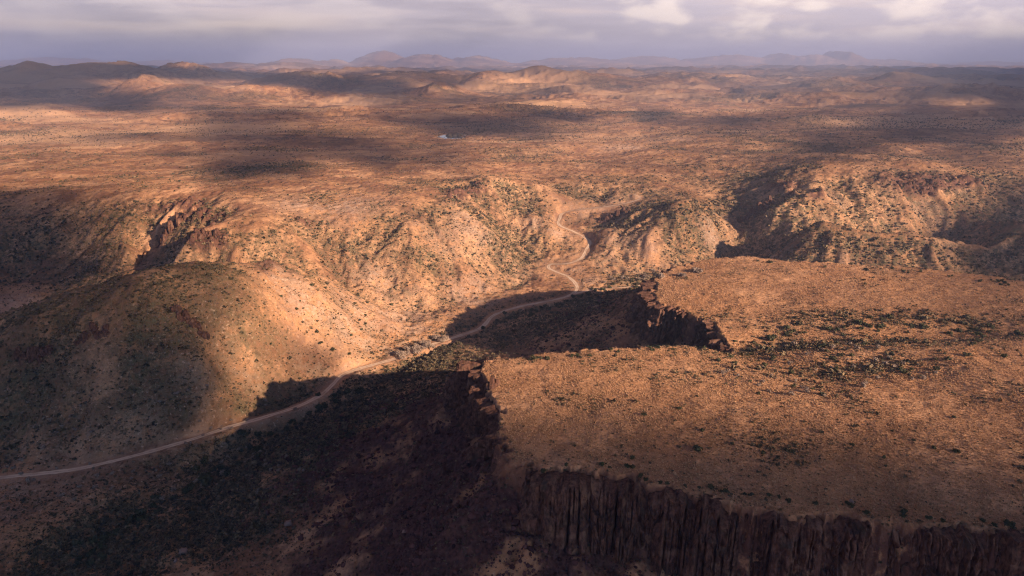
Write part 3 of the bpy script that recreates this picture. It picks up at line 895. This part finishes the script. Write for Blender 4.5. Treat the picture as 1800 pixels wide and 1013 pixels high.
def cliff(line, seed):
    """line: rim points (x, y, cliff height), mesa on the left-hand side when walking it outward normal to the right"""
    r = np.random.default_rng(seed)
    L = spline([tuple(q) for q in line], 0.33)
    p = L[:, :2]; n = len(p)
    t = np.gradient(p, axis=0); t /= np.linalg.norm(t, axis=1)[:, None] + 1e-9
    k = np.ones(25) / 25
    t = np.stack([np.convolve(np.pad(t[:, i], 12, mode='edge'), k, 'valid') for i in (0, 1)], -1); t /= np.linalg.norm(t, axis=1)[:, None]
    out = np.stack([t[:, 1], -t[:, 0]], -1)
    test = rim_dist(*(p[n // 2] + out[n // 2] * 3)[:, None])[0][0]
    if test < 0: out = -out
    s = np.concatenate([[0], np.cumsum(np.linalg.norm(np.diff(p, axis=0), axis=1))])
    zt, _ = terrain(p[:, 0] - out[:, 0] * 9.0, p[:, 1] - out[:, 1] * 9.0)
    zt = np.convolve(np.pad(zt, 6, mode='edge'), np.ones(13) / 13, 'valid') - 0.15
    hc = L[:, 2]
    rows = 64
    v = np.linspace(0, 1, rows)[None]
    off = np.zeros((n, rows)); top = np.zeros(n)
    big = 4.6 * vn(s / 13, s * 0, seed) + 2.6 * vn(s / 5.2, s * 0, seed + 1)
    off += big[:, None] * (0.4 + 0.6 * v) + 1.4
    tier = 0.45 + 0.22 * vn(s / 8.0, s * 0, seed + 30) + 0.08 * vn(s / 2.0, s * 0, seed + 31)
    low = sst(v, tier[:, None] - .012, tier[:, None] + .012)
    off += 1.9 * low * (0.6 + 0.6 * vn(s / 5.0, s * 0, seed + 32))[:, None]
    for scale_w, dep, brk, part in ((5.6, 3.4, 0.6, 0), (2.4, 2.0, 0.5, 1), (2.9, 2.2, 0.5, 2), (1.1, 0.8, 0.35, 1), (1.3, 0.9, 0.35, 2)):
        mask = 1.0 if part == 0 else (1 - low if part == 1 else low)
        edges = [0.0]
        while edges[-1] < s[-1] + 5: edges.append(edges[-1] + scale_w * r.uniform(.55, 1.6))
        edges = np.array(edges); c = np.searchsorted(edges, s, 'right') - 1
        u = (s - edges[c]) / (edges[c + 1] - edges[c])
        m = len(edges)
        d = dep * r.uniform(-.4, 1, m); vt = np.where(r.uniform(size=m) < brk, r.uniform(.12, .75, m), -0.1); vb = np.where(r.uniform(size=m) < .3, r.uniform(.5, .95, m), 1.2)
        lean = r.uniform(-.15, .35, m)
        prof = np.sqrt(np.clip(1 - np.abs(2 * u - 1) ** 3, 0.0, 1))
        on = sst(v, vt[c][:, None] - .015, vt[c][:, None] + .02) * (1 - 0.75 * sst(v, vb[c][:, None], vb[c][:, None] + .02))
        gap = np.minimum(u, 1 - u) * (edges[c + 1] - edges[c]) / scale_w
        deep = r.uniform(.2, 1.0, m)[c] * dep * 1.1
        off -= mask * (deep * np.exp(-(gap / 0.07) ** 2))[:, None] * (0.7 + 0.3 * np.cos(v * 5 + c[:, None]))
        off += mask * (d[c] * prof)[:, None] * on + (lean[c] * dep)[:, None] * v
        if part < 2: top += 0.5 * dep * r.uniform(-.8, .35, m)[c] * prof - np.where(r.uniform(size=m) < .28, r.uniform(.4, 1.5, m) * dep, 0)[c] * prof
    S2 = np.repeat(s[:, None], rows, 1); V2 = v * hc[:, None]
    top += 1.2 * np.minimum(big, 0) * 0.5
    off += 0.8 * vn(S2 / 2.2, V2 / 2.6, seed + 8) + 0.35 * vn(S2 / 0.9, V2 / 1.8, seed + 5) + 0.25 * vn(S2 / 0.5, V2 / 0.6, seed + 6) + 0.9 * np.abs(vn(S2 / 3.0, V2 / 4.5, seed + 7))
    off += 3.0 * v ** 3 + 1.0 + 0.9 * sst(vn(S2 / 6.0, V2 / 5.0, seed + 9), .1, .35)
    ends = sst(np.minimum(s, s[-1] - s), 0, 8)
    H = (hc + 4.0) * (0.5 + 0.5 * ends)
    z = zt[:, None] + top[:, None] * (1 - v) - v * H[:, None]
    off = off * (0.3 + 0.7 * ends[:, None])
    x = p[:, 0:1] + out[:, 0:1] * off; y = p[:, 1:2] + out[:, 1:2] * off
    # cap running back into the turf
    cx = np.stack([p[:, 0] - out[:, 0] * 7.5, p[:, 0] - out[:, 0] * 1.2], 1); cy = np.stack([p[:, 1] - out[:, 1] * 7.5, p[:, 1] - out[:, 1] * 1.2], 1)
    cz = np.stack([zt - 1.6, zt - 0.2 + top * 0.4 + 0.5 * vn(s / 1.3, s * 0, seed + 20)], 1)
    x = np.hstack([cx, x]); y = np.hstack([cy, y]); z = np.hstack([cz, z])
    R = rows + 2
    idx = np.arange(n * R).reshape(n, R)
    f = np.stack([idx[:-1, :-1], idx[:-1, 1:], idx[1:, 1:], idx[1:, :-1]], -1).reshape(-1, 4)
    o = mesh_np('cliff', np.stack([x, y, z], -1).reshape(-1, 3), f, ROCKM, False)
    tag(o, kind='structure')


R1 = [(q[0], q[1], q[3]) for q in RIM[:len(RIM1)]]
cliff(R1[5:] + [(RIM[len(RIM1), 0], RIM[len(RIM1), 1], RIM[len(RIM1), 3])], 11)
cliff([(RIM[-1, 0], RIM[-1, 1], 10)] + R1[:4], 12)
R2 = [(q[0], q[1], q[3]) for q in RIM[len(RIM1) + len(RIM_W):]]
cliff(R2[6:13], 13)


# ------------------------------------------------------------------ single bushes, trees and boulders
def hit(px, py):
    """where the sight line through a photo point meets the land"""
    px = np.asarray(px, float); py = np.asarray(py, float)
    a = (px - 900) / FPX; b = (506.5 - py) / FPX
    dx, dy, dz = a, _c + b * _s, -_s + b * _c
    t = np.full(px.shape, 140.0); live = np.ones(px.shape, bool)
    for _ in range(220):
        z, _m = terrain(dx * t, dy * t, False)
        gap = CAM_H + dz * t - z
        live &= gap > 0.3
        t = np.where(live, t + np.clip(gap * 0.45, 0.4, 60), t)
        if not live.any(): break
    x, y = dx * t, dy * t
    z, _m = terrain(x, y)
    return x, y, z


def along(pts, n, jit, jy=None):
    p = np.array(pts, float); d = np.concatenate([[0], np.cumsum(np.hypot(*np.diff(p, axis=0).T))])
    s = rng.uniform(0, d[-1], n)
    return np.interp(s, d, p[:, 0]) + rng.normal(0, jit, n), np.interp(s, d, p[:, 1]) + rng.normal(0, jy if jy else jit * .5, n)


def blob(cx, cy, rx, ry, n):
    a = rng.uniform(0, 2 * math.pi, n); q = np.sqrt(rng.uniform(0, 1, n))
    return cx + rx * q * np.cos(a), cy + ry * q * np.sin(a)


def data_mesh(name, v, f, mat, tint=0.5):
    o = mesh_np(name, v, f, mat, False, dict(tint=np.full(len(v), tint)), link=False)
    return o


def stems_mesh(seed, h, n=5, r0=0.05):
    """a few tapered, leaning stems from one foot"""
    r = np.random.default_rng(seed); v, f = [], []
    for i in range(n):
        a = r.uniform(0, 2 * math.pi); lean = r.uniform(.1, .5) * h
        pts = [np.array([0, 0, -0.15])]
        for j in range(1, 4):
            q = j / 3
            pts.append(np.array([math.cos(a) * lean * q ** 1.3 + r.uniform(-.04, .04), math.sin(a) * lean * q ** 1.3 + r.uniform(-.04, .04), h * q * r.uniform(.85, 1.0)]))
        b = len(v)
        for j, q in enumerate(pts):
            w = r0 * (1 - j / 3.6)
            for m in range(5):
                t = 2 * math.pi * m / 5
                v.append(q + np.array([math.cos(t) * w, math.sin(t) * w, 0]))
        for j in range(3):
            for m in range(5):
                f.append((b + j * 5 + m, b + j * 5 + (m + 1) % 5, b + j * 5 + 5 + (m + 1) % 5, b + j * 5 + 5 + m))
    return np.array(v), np.array(f)


def bush_protos(mat, n, count, size, seed, rx=.8):
    out = []
    for i in range(count):
        v, f = leaf_mesh(n, rx, 1.0, size, seed + i)
        sv, sf = stems_mesh(seed + 50 + i, .7, 5, .035)
        o = mesh_np('bush', np.vstack([v, sv]), np.vstack([f, sf + len(v)]), mat, False, dict(tint=np.concatenate([np.full(len(v), .45), np.full(len(sv), .3)])), link=False)
        o.data.materials.append(BARK)
        mi = np.zeros(len(f) + len(sf), np.int32); mi[len(f):] = 1
        o.data.polygons.foreach_set('material_index', mi)
        out.append(o)
    return out


GREENB = bush_protos(GREEN, 190, 6, .15, 400)
GREYB = bush_protos(GREY, 200, 5, .11, 500)


def plant(name, protos, px, py, lo, hi, label, cat, group, sink=0.08, flat=(.75, 1.1)):
    x, y, z = hit(px, py)
    for a, b, c in zip(x, y, z):
        o = protos[rng.integers(len(protos))].copy()
        COL.objects.link(o); o.name = name
        s = rng.uniform(lo, hi)
        o.location = (a, b, c - sink * s); o.scale = (s, s, s * rng.uniform(*flat)); o.rotation_euler = (0, 0, rng.uniform(0, 6.28))
        tag(o, label, cat, group if len(x) > 1 else None)


def place_bushes():
    B = 'bush'
    plant(B, GREENB, *along([(140, 985), (250, 900), (350, 850), (430, 790), (500, 750), (580, 708), (650, 685)], 62, 16), 2.0, 3.8, 'dark green bush in the thicket along the dry stream bed below the mesa', B, 'bushes along the dry stream bed')
    plant(B, GREENB, *blob(1500, 622, 270, 42, 46), 1.2, 2.4, 'olive bush growing in the shallow hollow between the two mesa tops', B, 'bushes in the hollow on the mesa')
    plant(B, GREENB, *along([(1320, 602), (1400, 585), (1480, 575), (1600, 572), (1720, 582), (1810, 588)], 34, 12, 5), 1.6, 3.2, 'dark bush in the belt at the foot of the far mesa top', B, 'belt of bushes below the far mesa top')
    plant(B, GREENB, *along([(850, 580), (880, 562), (930, 551), (1000, 532), (1040, 515), (1120, 497)], 34, 10, 4), 2.0, 3.6, 'dark bush beside the dirt road in the shadow of the mesa', B, 'bushes beside the shaded road')
    plant(B, GREENB, *along([(880, 630), (950, 632), (1050, 624), (1180, 614), (1270, 612)], 16, 8, 2), 1.0, 2.0, 'small bush on the far edge of the near mesa top', B, 'bushes on the far edge of the near mesa')
    plant(B, GREENB, *along([(905, 808), (975, 832), (1090, 843), (1250, 869), (1400, 896), (1600, 914), (1790, 926)], 40, 10, 5), 0.8, 1.7, 'dark bush at the brink of the columned cliff in front', B, 'bushes along the front cliff brink')
    plant(B, GREENB, *blob(1380, 745, 400, 85, 22), 0.8, 1.7, 'lone dark bush on the open dry grass of the near mesa top', B, 'bushes on the open near mesa top')
    plant(B, GREENB, *along([(1320, 460), (1450, 468), (1600, 478), (1660, 486), (1780, 500)], 20, 8, 2), 1.2, 2.6, 'dark bush on the far rim of the second mesa top', B, 'bushes on the rim of the second mesa')
    plant(B, GREENB, *blob(560, 560, 140, 70, 24), 1.2, 2.4, 'small dark bush on the sunlit slope of the left hill', B, 'bushes on the sunlit left hill')
    plant(B, GREENB, [363], [848], 5.5, 5.6, 'large round green tree alone beside the stream bed, left of the rubble slope', 'tree', None)
    plant(B, GREENB, [1225], [792], 2.3, 2.4, 'largest green bush on the shaded front half of the near mesa top', B, None)
    plant(B, GREENB, [938], [632], 2.4, 2.5, 'yellow green bush, biggest on the far edge of the near mesa', B, None)
    g_ = 'grey_shrub'
    plant(g_, GREYB, *along([(1045, 497), (1090, 492), (1135, 489), (1200, 482), (1240, 478)], 24, 8, 3), 2.2, 4.2, 'pale grey leafless shrub in the line along the upper wash', 'shrub', 'grey shrubs along the upper wash')
    plant(g_, GREYB, *blob(1460, 650, 190, 48, 46), 1.2, 2.4, 'pale grey shrub among dry grass in the mesa hollow', 'shrub', 'grey shrubs in the mesa hollow')
    plant(g_, GREYB, *blob(250, 830, 300, 55, 60), 1.2, 2.6, 'pale grey shrub on the stony flat below the dirt road', 'shrub', 'grey shrubs on the flat below the road')
    plant(g_, GREYB, *blob(250, 730, 300, 45, 45), 1.0, 2.2, 'pale grey shrub on the shaded lower slope above the road', 'shrub', 'grey shrubs above the road')


def place_trees():
    """grey leafless trees standing in the wash where the road crosses it"""
    px, py = along([(695, 632), (715, 622), (740, 610), (765, 598), (790, 590)], 26, 8, 5)
    x, y, z = hit(px, py)
    crowns = []
    trunks = []
    for i in range(4):
        v, f = leaf_mesh(420, .8, .85, .06, 600 + i); v = v + np.array([0, 0, .22])
        crowns.append(data_mesh('crown', v, f, GREY, .6))
        v, f = stems_mesh(650 + i, .75, 5, .04)
        trunks.append(data_mesh('trunk', v, f, BARK, .6))
    for a, b, c in zip(x, y, z):
        e = bpy.data.objects.new('grey_tree', None); COL.objects.link(e)
        e.location = (a, b, c - .2); s = rng.uniform(2.8, 5.6); e.scale = (s, s, s * rng.uniform(.8, 1.05)); e.rotation_euler = (0, 0, rng.uniform(0, 6.28))
        tag(e, 'bare silver grey tree in the clump where the road meets the wash', 'tree', 'grey trees in the wash')
        i = rng.integers(4)
        for pr in (trunks[i], crowns[i]):
            o = pr.copy(); COL.objects.link(o); o.parent = e


def place_stones():
    pr = [data_mesh('boulder', *rock_mesh(700 + i, 2, .5), STONE, .55) for i in range(5)]
    pp = [data_mesh('boulder', *rock_mesh(720 + i, 2, .5), PALESTONE, .6) for i in range(3)]
    N = 'boulder'
    plant(N, pr, *blob(700, 930, 170, 75, 46), .9, 1.9, 'dark red boulder lying in the rubble slope below the mesa', N, 'boulders on the rubble slope', .2)
    plant(N, pr, *along([(840, 800), (870, 850), (900, 900), (960, 960)], 14, 14, 10), .9, 1.8, 'reddish boulder on the spur at the corner of the mesa', N, 'boulders on the mesa corner spur', .2)
    plant(N, pp, [711], [938], 1.5, 1.51, 'rounded grey boulder, the largest standing out of the dark rubble slope', N, None, .2)
    plant(N, pp, [322], [972], 2.4, 2.41, 'pale jagged boulder, largest of the pair at the lower stream bed', N, None, .2)
    plant(N, pp, [308], [986], 1.4, 1.41, 'small pale boulder just downhill of the jagged one by the stream', N, None, .2)
    plant(N, pp, [508], [920], 2.0, 2.01, 'pink grey boulder on the brown slope above the curved rock', N, None, .2)
    plant(N, pr, [528], [948], 1.9, 1.91, 'curved dark boulder lying just below the pink grey one', N, None, .2)
    plant(N, pp, [1492], [916], 1.2, 1.21, 'pale round boulder perched on top of the columned front cliff', N, None, .1)
    # outcrops of upright rock on the left hill and in the ravine behind it
    def outcrop(px, py, w, h, n, seed, label):
        r = np.random.default_rng(seed)
        x, y, z = hit([px], [py])
        V, F = [], []; k = 0
        for i in range(n):
            cx = w * (-.8 + 1.6 * (i + r.uniform(-.3, .3)) / n); cy = np.clip(r.normal(0, w * .08), -.12 * w, .12 * w) + .1 * w * math.sin(i * .7)
            rr = r.uniform(.075, .13) * w + .3; hh = h * r.uniform(.4, 1.0) * math.exp(-(cx / w) ** 2) * (.6 + .4 * math.sin(i * 1.1 + seed))
            zz, _m = terrain(np.array([x[0] + cx]), np.array([y[0] + cy]))
            m = 6; a0 = r.uniform(0, 6.28); lx, ly = r.uniform(-.25, .25, 2)
            prof = [(-2.0, 1.25), (hh * .45, 1.05), (hh * .85, .85), (hh, .45)]
            for pz, pr_ in prof:
                for j in range(m):
                    t = a0 + 2 * math.pi * j / m; q = rr * pr_ * r.uniform(.8, 1.15)
                    V.append((cx + q * math.cos(t) + lx * pz * .3, cy + q * math.sin(t) + ly * pz * .3, zz[0] - z[0] + pz + r.uniform(-.15, .15)))
            for b in range(3):
                for j in range(m):
                    F.append((k + b * m + j, k + b * m + (j + 1) % m, k + b * m + m + (j + 1) % m, k + b * m + m + j))
            F.append((k + 18, k + 19, k + 20, k + 21)); F.append((k + 18, k + 21, k + 22, k + 23))
            k += 24
        o = mesh_np('rock_outcrop', V, F, ROCKM, False); o.location = (x[0], y[0], z[0])
        tag(o, label, 'rock outcrop')
    outcrop(62, 625, 13, 8, 34, 1, 'dark red column outcrop, lowest and widest on the shaded left hill')
    outcrop(335, 565, 12, 5, 30, 2, 'reddish rock outcrop on the shoulder of left hill at the sunlight edge')
    outcrop(838, 662, 7, 8, 40, 9, 'black rock tower just under the pointed corner of the near mesa')
    outcrop(850, 712, 8, 8, 40, 10, 'dark crag on the shadowed mesa side below the rock tower')
    outcrop(818, 690, 6, 5, 30, 11, 'small dark crag in shadow left of the crag under the rock tower')
    outcrop(165, 585, 12, 4, 24, 3, 'low broken rock band between the two larger outcrops on left hill')
    outcrop(305, 400, 20, 12, 34, 4, 'dark rock face at the head of the ravine behind the left hill')
    outcrop(365, 418, 16, 7, 24, 5, 'small dark rock knob right of the ravine behind the left hill')
    outcrop(1330, 372, 24, 10, 34, 6, 'dark crag at the head of the ravine beyond the second mesa')
    outcrop(1080, 380, 22, 8, 30, 7, 'orange brown crag just below the bend of the dirt road')
    outcrop(1610, 332, 26, 6, 26, 8, 'low dark rock ledge on the plateau beyond the second mesa')


place_bushes()
place_trees()
place_stones()


# ------------------------------------------------------------------ clouds overhead (outside the frame) whose shade lies in patches on the land
SHADE = [  # photo x, photo y, share of sun the cloud takes away there
    (900, 650, 0), (1100, 650, 0), (1300, 650, 0), (1800, 650, .1), (900, 740, .25), (1100, 720, .1), (1300, 720, .05), (1000, 680, 0), (1150, 660, 0), (1000, 720, .1), (1200, 690, 0), (1400, 680, 0), (1600, 680, 0), (1700, 640, 0), (1600, 730, .05), (1450, 740, .1), (1500, 720, .05), (1800, 740, .1), (950, 790, .7), (1100, 770, .6), (1300, 780, .62), (1500, 770, .4), (1800, 800, .45),
    (1000, 830, .93), (1200, 840, .93), (1400, 860, .93), (1600, 850, .85), (1800, 860, .85), (1400, 900, .9), (1800, 920, .9), (1400, 960, .95), (1100, 950, .95), (1800, 1000, .93), (900, 900, .92), (900, 1000, .92), (700, 950, .94), (600, 850, .95),
    (0, 600, .8), (100, 600, .84), (250, 600, .8), (320, 620, .8), (350, 600, .6), (400, 600, .2), (450, 600, 0), (500, 560, 0), (430, 680, .1), (380, 680, .75), (300, 680, .9), (150, 700, .9), (0, 700, .9), (0, 820, .9), (200, 800, .9), (400, 760, .85), (560, 700, .8), (480, 690, .6),
    (300, 520, .3), (200, 520, .45), (100, 540, .55), (400, 500, .2), (450, 500, 0), (380, 560, .5), (300, 490, .15), (420, 470, .2), (0, 900, .93), (200, 900, .93), (400, 900, .9), (0, 1000, .95), (300, 1000, .95), (500, 1000, .95),
    (0, 350, .75), (100, 350, .75), (200, 350, .4), (0, 420, .9), (100, 420, .9), (150, 400, .6), (200, 420, .2), (250, 430, 0), (0, 500, .9), (100, 490, .9), (200, 470, .8), (250, 460, .5), (0, 310, .1), (100, 310, .1), (200, 320, .1), (300, 350, 0), (300, 400, 0),
    (600, 400, 0), (700, 450, .1), (800, 400, 0), (500, 450, .1), (600, 520, 0), (700, 560, 0), (900, 450, .1), (650, 620, 0), (450, 290, .7), (520, 300, .6), (480, 330, .1), (600, 300, 0), (680, 280, .7), (780, 285, .6), (600, 270, .5), (750, 300, 0), (850, 300, 0), (700, 320, 0), (560, 330, .1),
    (1100, 300, .2), (1200, 300, .2), (1300, 350, .05), (1500, 350, .12), (1700, 350, .15), (1200, 430, .2), (1400, 430, .1), (1500, 430, .1), (1600, 420, .1), (1650, 450, .2), (1750, 400, .85), (1790, 450, .9), (1720, 450, .85), (1300, 500, 0), (1500, 490, .1), (1700, 520, .3), (1600, 550, .35), (1800, 560, .35), (1400, 560, .05), (1300, 540, 0), (1150, 500, 0), (1500, 620, .1), (1800, 620, .1),
    (0, 260, .1), (200, 260, .05), (300, 250, .3), (500, 240, .5), (600, 240, .5), (700, 235, .4), (200, 240, .25), (0, 205, 0), (150, 210, 0), (300, 212, .1), (400, 210, .6), (500, 205, .6), (600, 225, .05), (680, 228, .1), (560, 215, .3), (700, 215, .7), (800, 225, .8), (860, 225, .85), (950, 232, .7), (1000, 205, .85), (1150, 205, .8), (1300, 215, .75),
    (1100, 220, 0), (1000, 225, .1), (1250, 228, .2), (1100, 195, .15), (1000, 185, 0), (1200, 190, 0), (1300, 192, .1), (1450, 190, .3), (1400, 222, .2), (1450, 240, .8), (1600, 240, .85), (1750, 245, .6), (1500, 220, .1), (1700, 225, .7), (1600, 260, .1), (1800, 265, .1), (1200, 260, .15), (1350, 255, .2), (1000, 250, 0), (900, 260, 0), (1100, 250, 0), (850, 255, .1), (750, 255, .3),
    (0, 180, .7), (200, 180, .75), (400, 185, .3), (500, 178, .1), (600, 185, .1), (700, 195, .5), (850, 190, .4), (100, 160, .9), (0, 140, .9), (200, 125, .9), (330, 130, .9), (260, 150, .1), (450, 155, .1), (300, 165, .4), (500, 140, .9), (600, 150, .9), (700, 155, .8), (780, 150, .7), (420, 115, 0), (500, 120, 0), (560, 125, .2), (650, 130, .5), (770, 155, .1),
    (850, 130, .35), (950, 126, .4), (950, 140, .2), (1050, 135, .3), (900, 160, .3), (1000, 165, .3), (1200, 130, .4), (1300, 140, .4), (1150, 170, .4), (1300, 165, .4), (1500, 150, .4), (1450, 140, .4), (1600, 130, .6), (1700, 130, .9), (1800, 135, .9), (1700, 165, .95), (1800, 170, .95), (1600, 165, .4), (1550, 185, .3), (1700, 185, .3), (1650, 203, .9), (1780, 203, .9), (1500, 205, .4), (1700, 215, .4)]
SHADE = np.array(SHADE, float)


def project(x, y, z):
    fw = y * _c - (z - CAM_H) * _s; up = y * _s + (z - CAM_H) * _c
    fw = np.maximum(fw, 1.0)
    return 900 + FPX * x / fw, 506.5 - FPX * up / fw


def shade_wanted(x, y, z):
    px, py = project(x, y, z)
    v = np.log(np.maximum(py - 95, 3.0)) * 350
    num = np.zeros_like(px); den = np.zeros_like(px)
    for a, b, s in SHADE:
        w = 1.0 / ((px - a) ** 2 + (v - math.log(b - 95) * 350) ** 2 + 200.0) ** 2.6
        num += w * s; den += w
    return num / den


def cloud_material():
    m = bpy.data.materials.new('cloud'); m.use_nodes = True
    g = G(m.node_tree); g.nt.nodes.clear()
    d = g.n('ShaderNodeBsdfDiffuse'); d.inputs[0].default_value = (0.55, 0.53, 0.55, 1)
    t = g.n('ShaderNodeBsdfTransparent')
    mx = g.n('ShaderNodeMixShader')
    g.L.new(attr(g, 'opacity'), mx.inputs[0]); g.L.new(t.outputs[0], mx.inputs[1]); g.L.new(d.outputs[0], mx.inputs[2])
    o = g.n('ShaderNodeOutputMaterial'); g.L.new(mx.outputs[0], o.inputs[0])
    return m


def build_clouds(name, x0, x1, y0, y1, gs, cs, alt, thick, rug):
    """sample the land, carry each sample up the sun's rays to the cloud level, and let the cloud be as dense there as its shade is deep"""
    X, Y = np.meshgrid(np.arange(x0, x1, gs), np.arange(y0, y1, gs))
    X = X.ravel(); Y = Y.ravel()
    Z, _ = terrain(X, Y, False)
    S = shade_wanted(X, Y, Z)
    k = (alt - Z) / math.tan(SUN_EL)
    cx = X + SUN_H[0] * k; cy = Y + SUN_H[1] * k
    nx = int((cx.max() - cx.min()) / cs) + 3; ny = int((cy.max() - cy.min()) / cs) + 3
    ox, oy = cx.min() - cs, cy.min() - cs
    iu = ((cx - ox) / cs); iv = ((cy - oy) / cs)
    acc = np.zeros((ny, nx)); wt = np.zeros((ny, nx))
    i0 = np.floor(iu).astype(int); j0 = np.floor(iv).astype(int)
    hw = 0.05 + np.clip(Z, 0, 100) ** 2          # where one ray meets two slopes the upper one counts
    for di in (0, 1):
        for dj in (0, 1):
            w = np.abs(1 - di - (iu - i0)) * np.abs(1 - dj - (iv - j0)) * hw
            np.add.at(acc, (j0 + dj, i0 + di), w * S); np.add.at(wt, (j0 + dj, i0 + di), w)
    for _ in range(6):                            # fill small gaps
        e = wt < 1e-6
        if not e.any(): break
        a2 = sum(np.roll(acc, s, ax) for s in (1, -1) for ax in (0, 1)); w2 = sum(np.roll(wt, s, ax) for s in (1, -1) for ax in (0, 1))
        acc = np.where(e, a2, acc); wt = np.where(e, w2, wt)
    S = np.where(wt > 1e-6, acc / np.maximum(wt, 1e-6), 0)
    gx, gy = np.meshgrid(ox + np.arange(nx) * cs, oy + np.arange(ny) * cs)
    n = fbm(gx / rug, gy / rug, 201, 5, 0.6)
    S = np.clip(1.22 * S - 0.06 + 0.45 * n * np.clip(4 * S * (1 - S), 0, 1) - 0.03, 0, 0.985)
    S[0] = S[-1] = 0; S[:, 0] = S[:, -1] = 0
    op = 1 - (1 - S) ** 0.95
    h = thick * np.sqrt(S) * (0.6 + 0.5 * fbm(gx / (rug * .6), gy / (rug * .6), 205, 4))
    idx = np.arange(nx * ny).reshape(ny, nx)
    q = np.stack([idx[:-1, :-1], idx[:-1, 1:], idx[1:, 1:], idx[1:, :-1]], -1)
    keep = np.maximum.reduce([S[:-1, :-1], S[:-1, 1:], S[1:, 1:], S[1:, :-1]]) > 0.01
    q = q[keep]
    top = np.stack([gx, gy, alt + h], -1).reshape(-1, 3); bot = np.stack([gx, gy, alt - 0.25 * h - 0.5], -1).reshape(-1, 3)
    v = np.vstack([top, bot]); f = np.vstack([q, q[:, ::-1] + nx * ny])
    used = np.unique(f); mp = np.full(len(v), -1); mp[used] = np.arange(len(used))
    o = mesh_np(name, v[used], mp[f], CLOUD, True, dict(opacity=np.concatenate([op.ravel(), op.ravel()])[used]))
    tag(o, kind='stuff')
    return o


CLOUD = cloud_material()
build_clouds('clouds', -900, 1100, 100, 1500, 6.0, 10.0, 1500.0, 14.0, 70.0)
build_clouds('clouds', -7000, 7000, 1500, 13000, 40.0, 50.0, 1700.0, 40.0, 500.0)


# ------------------------------------------------------------------ haze
def build_haze():
    m = bpy.data.materials.new('haze'); m.use_nodes = True
    g = G(m.node_tree); g.nt.nodes.clear()
    v = g.n('ShaderNodeVolumePrincipled')
    v.inputs['Color'].default_value = (0.54, 0.61, 0.92, 1)
    v.inputs['Density'].default_value = HAZE_DENSITY
    v.inputs['Anisotropy'].default_value = 0.0
    o = g.n('ShaderNodeOutputMaterial'); g.L.new(v.outputs[0], o.inputs['Volume'])
    a, t, b = 95000.0, 640.0, -400.0
    vs = [(-a, -a, b), (a, -a, b), (a, a, b), (-a, a, b), (-a, -a, t), (a, -a, t), (a, a, t), (-a, a, t)]
    fs = [(0, 3, 2, 1), (4, 5, 6, 7), (0, 1, 5, 4), (1, 2, 6, 5), (2, 3, 7, 6), (3, 0, 4, 7)]
    o = mesh_np('haze', vs, fs, m, False)
    tag(o, kind='stuff')


HAZE_DENSITY = 1.0e-4
build_haze()
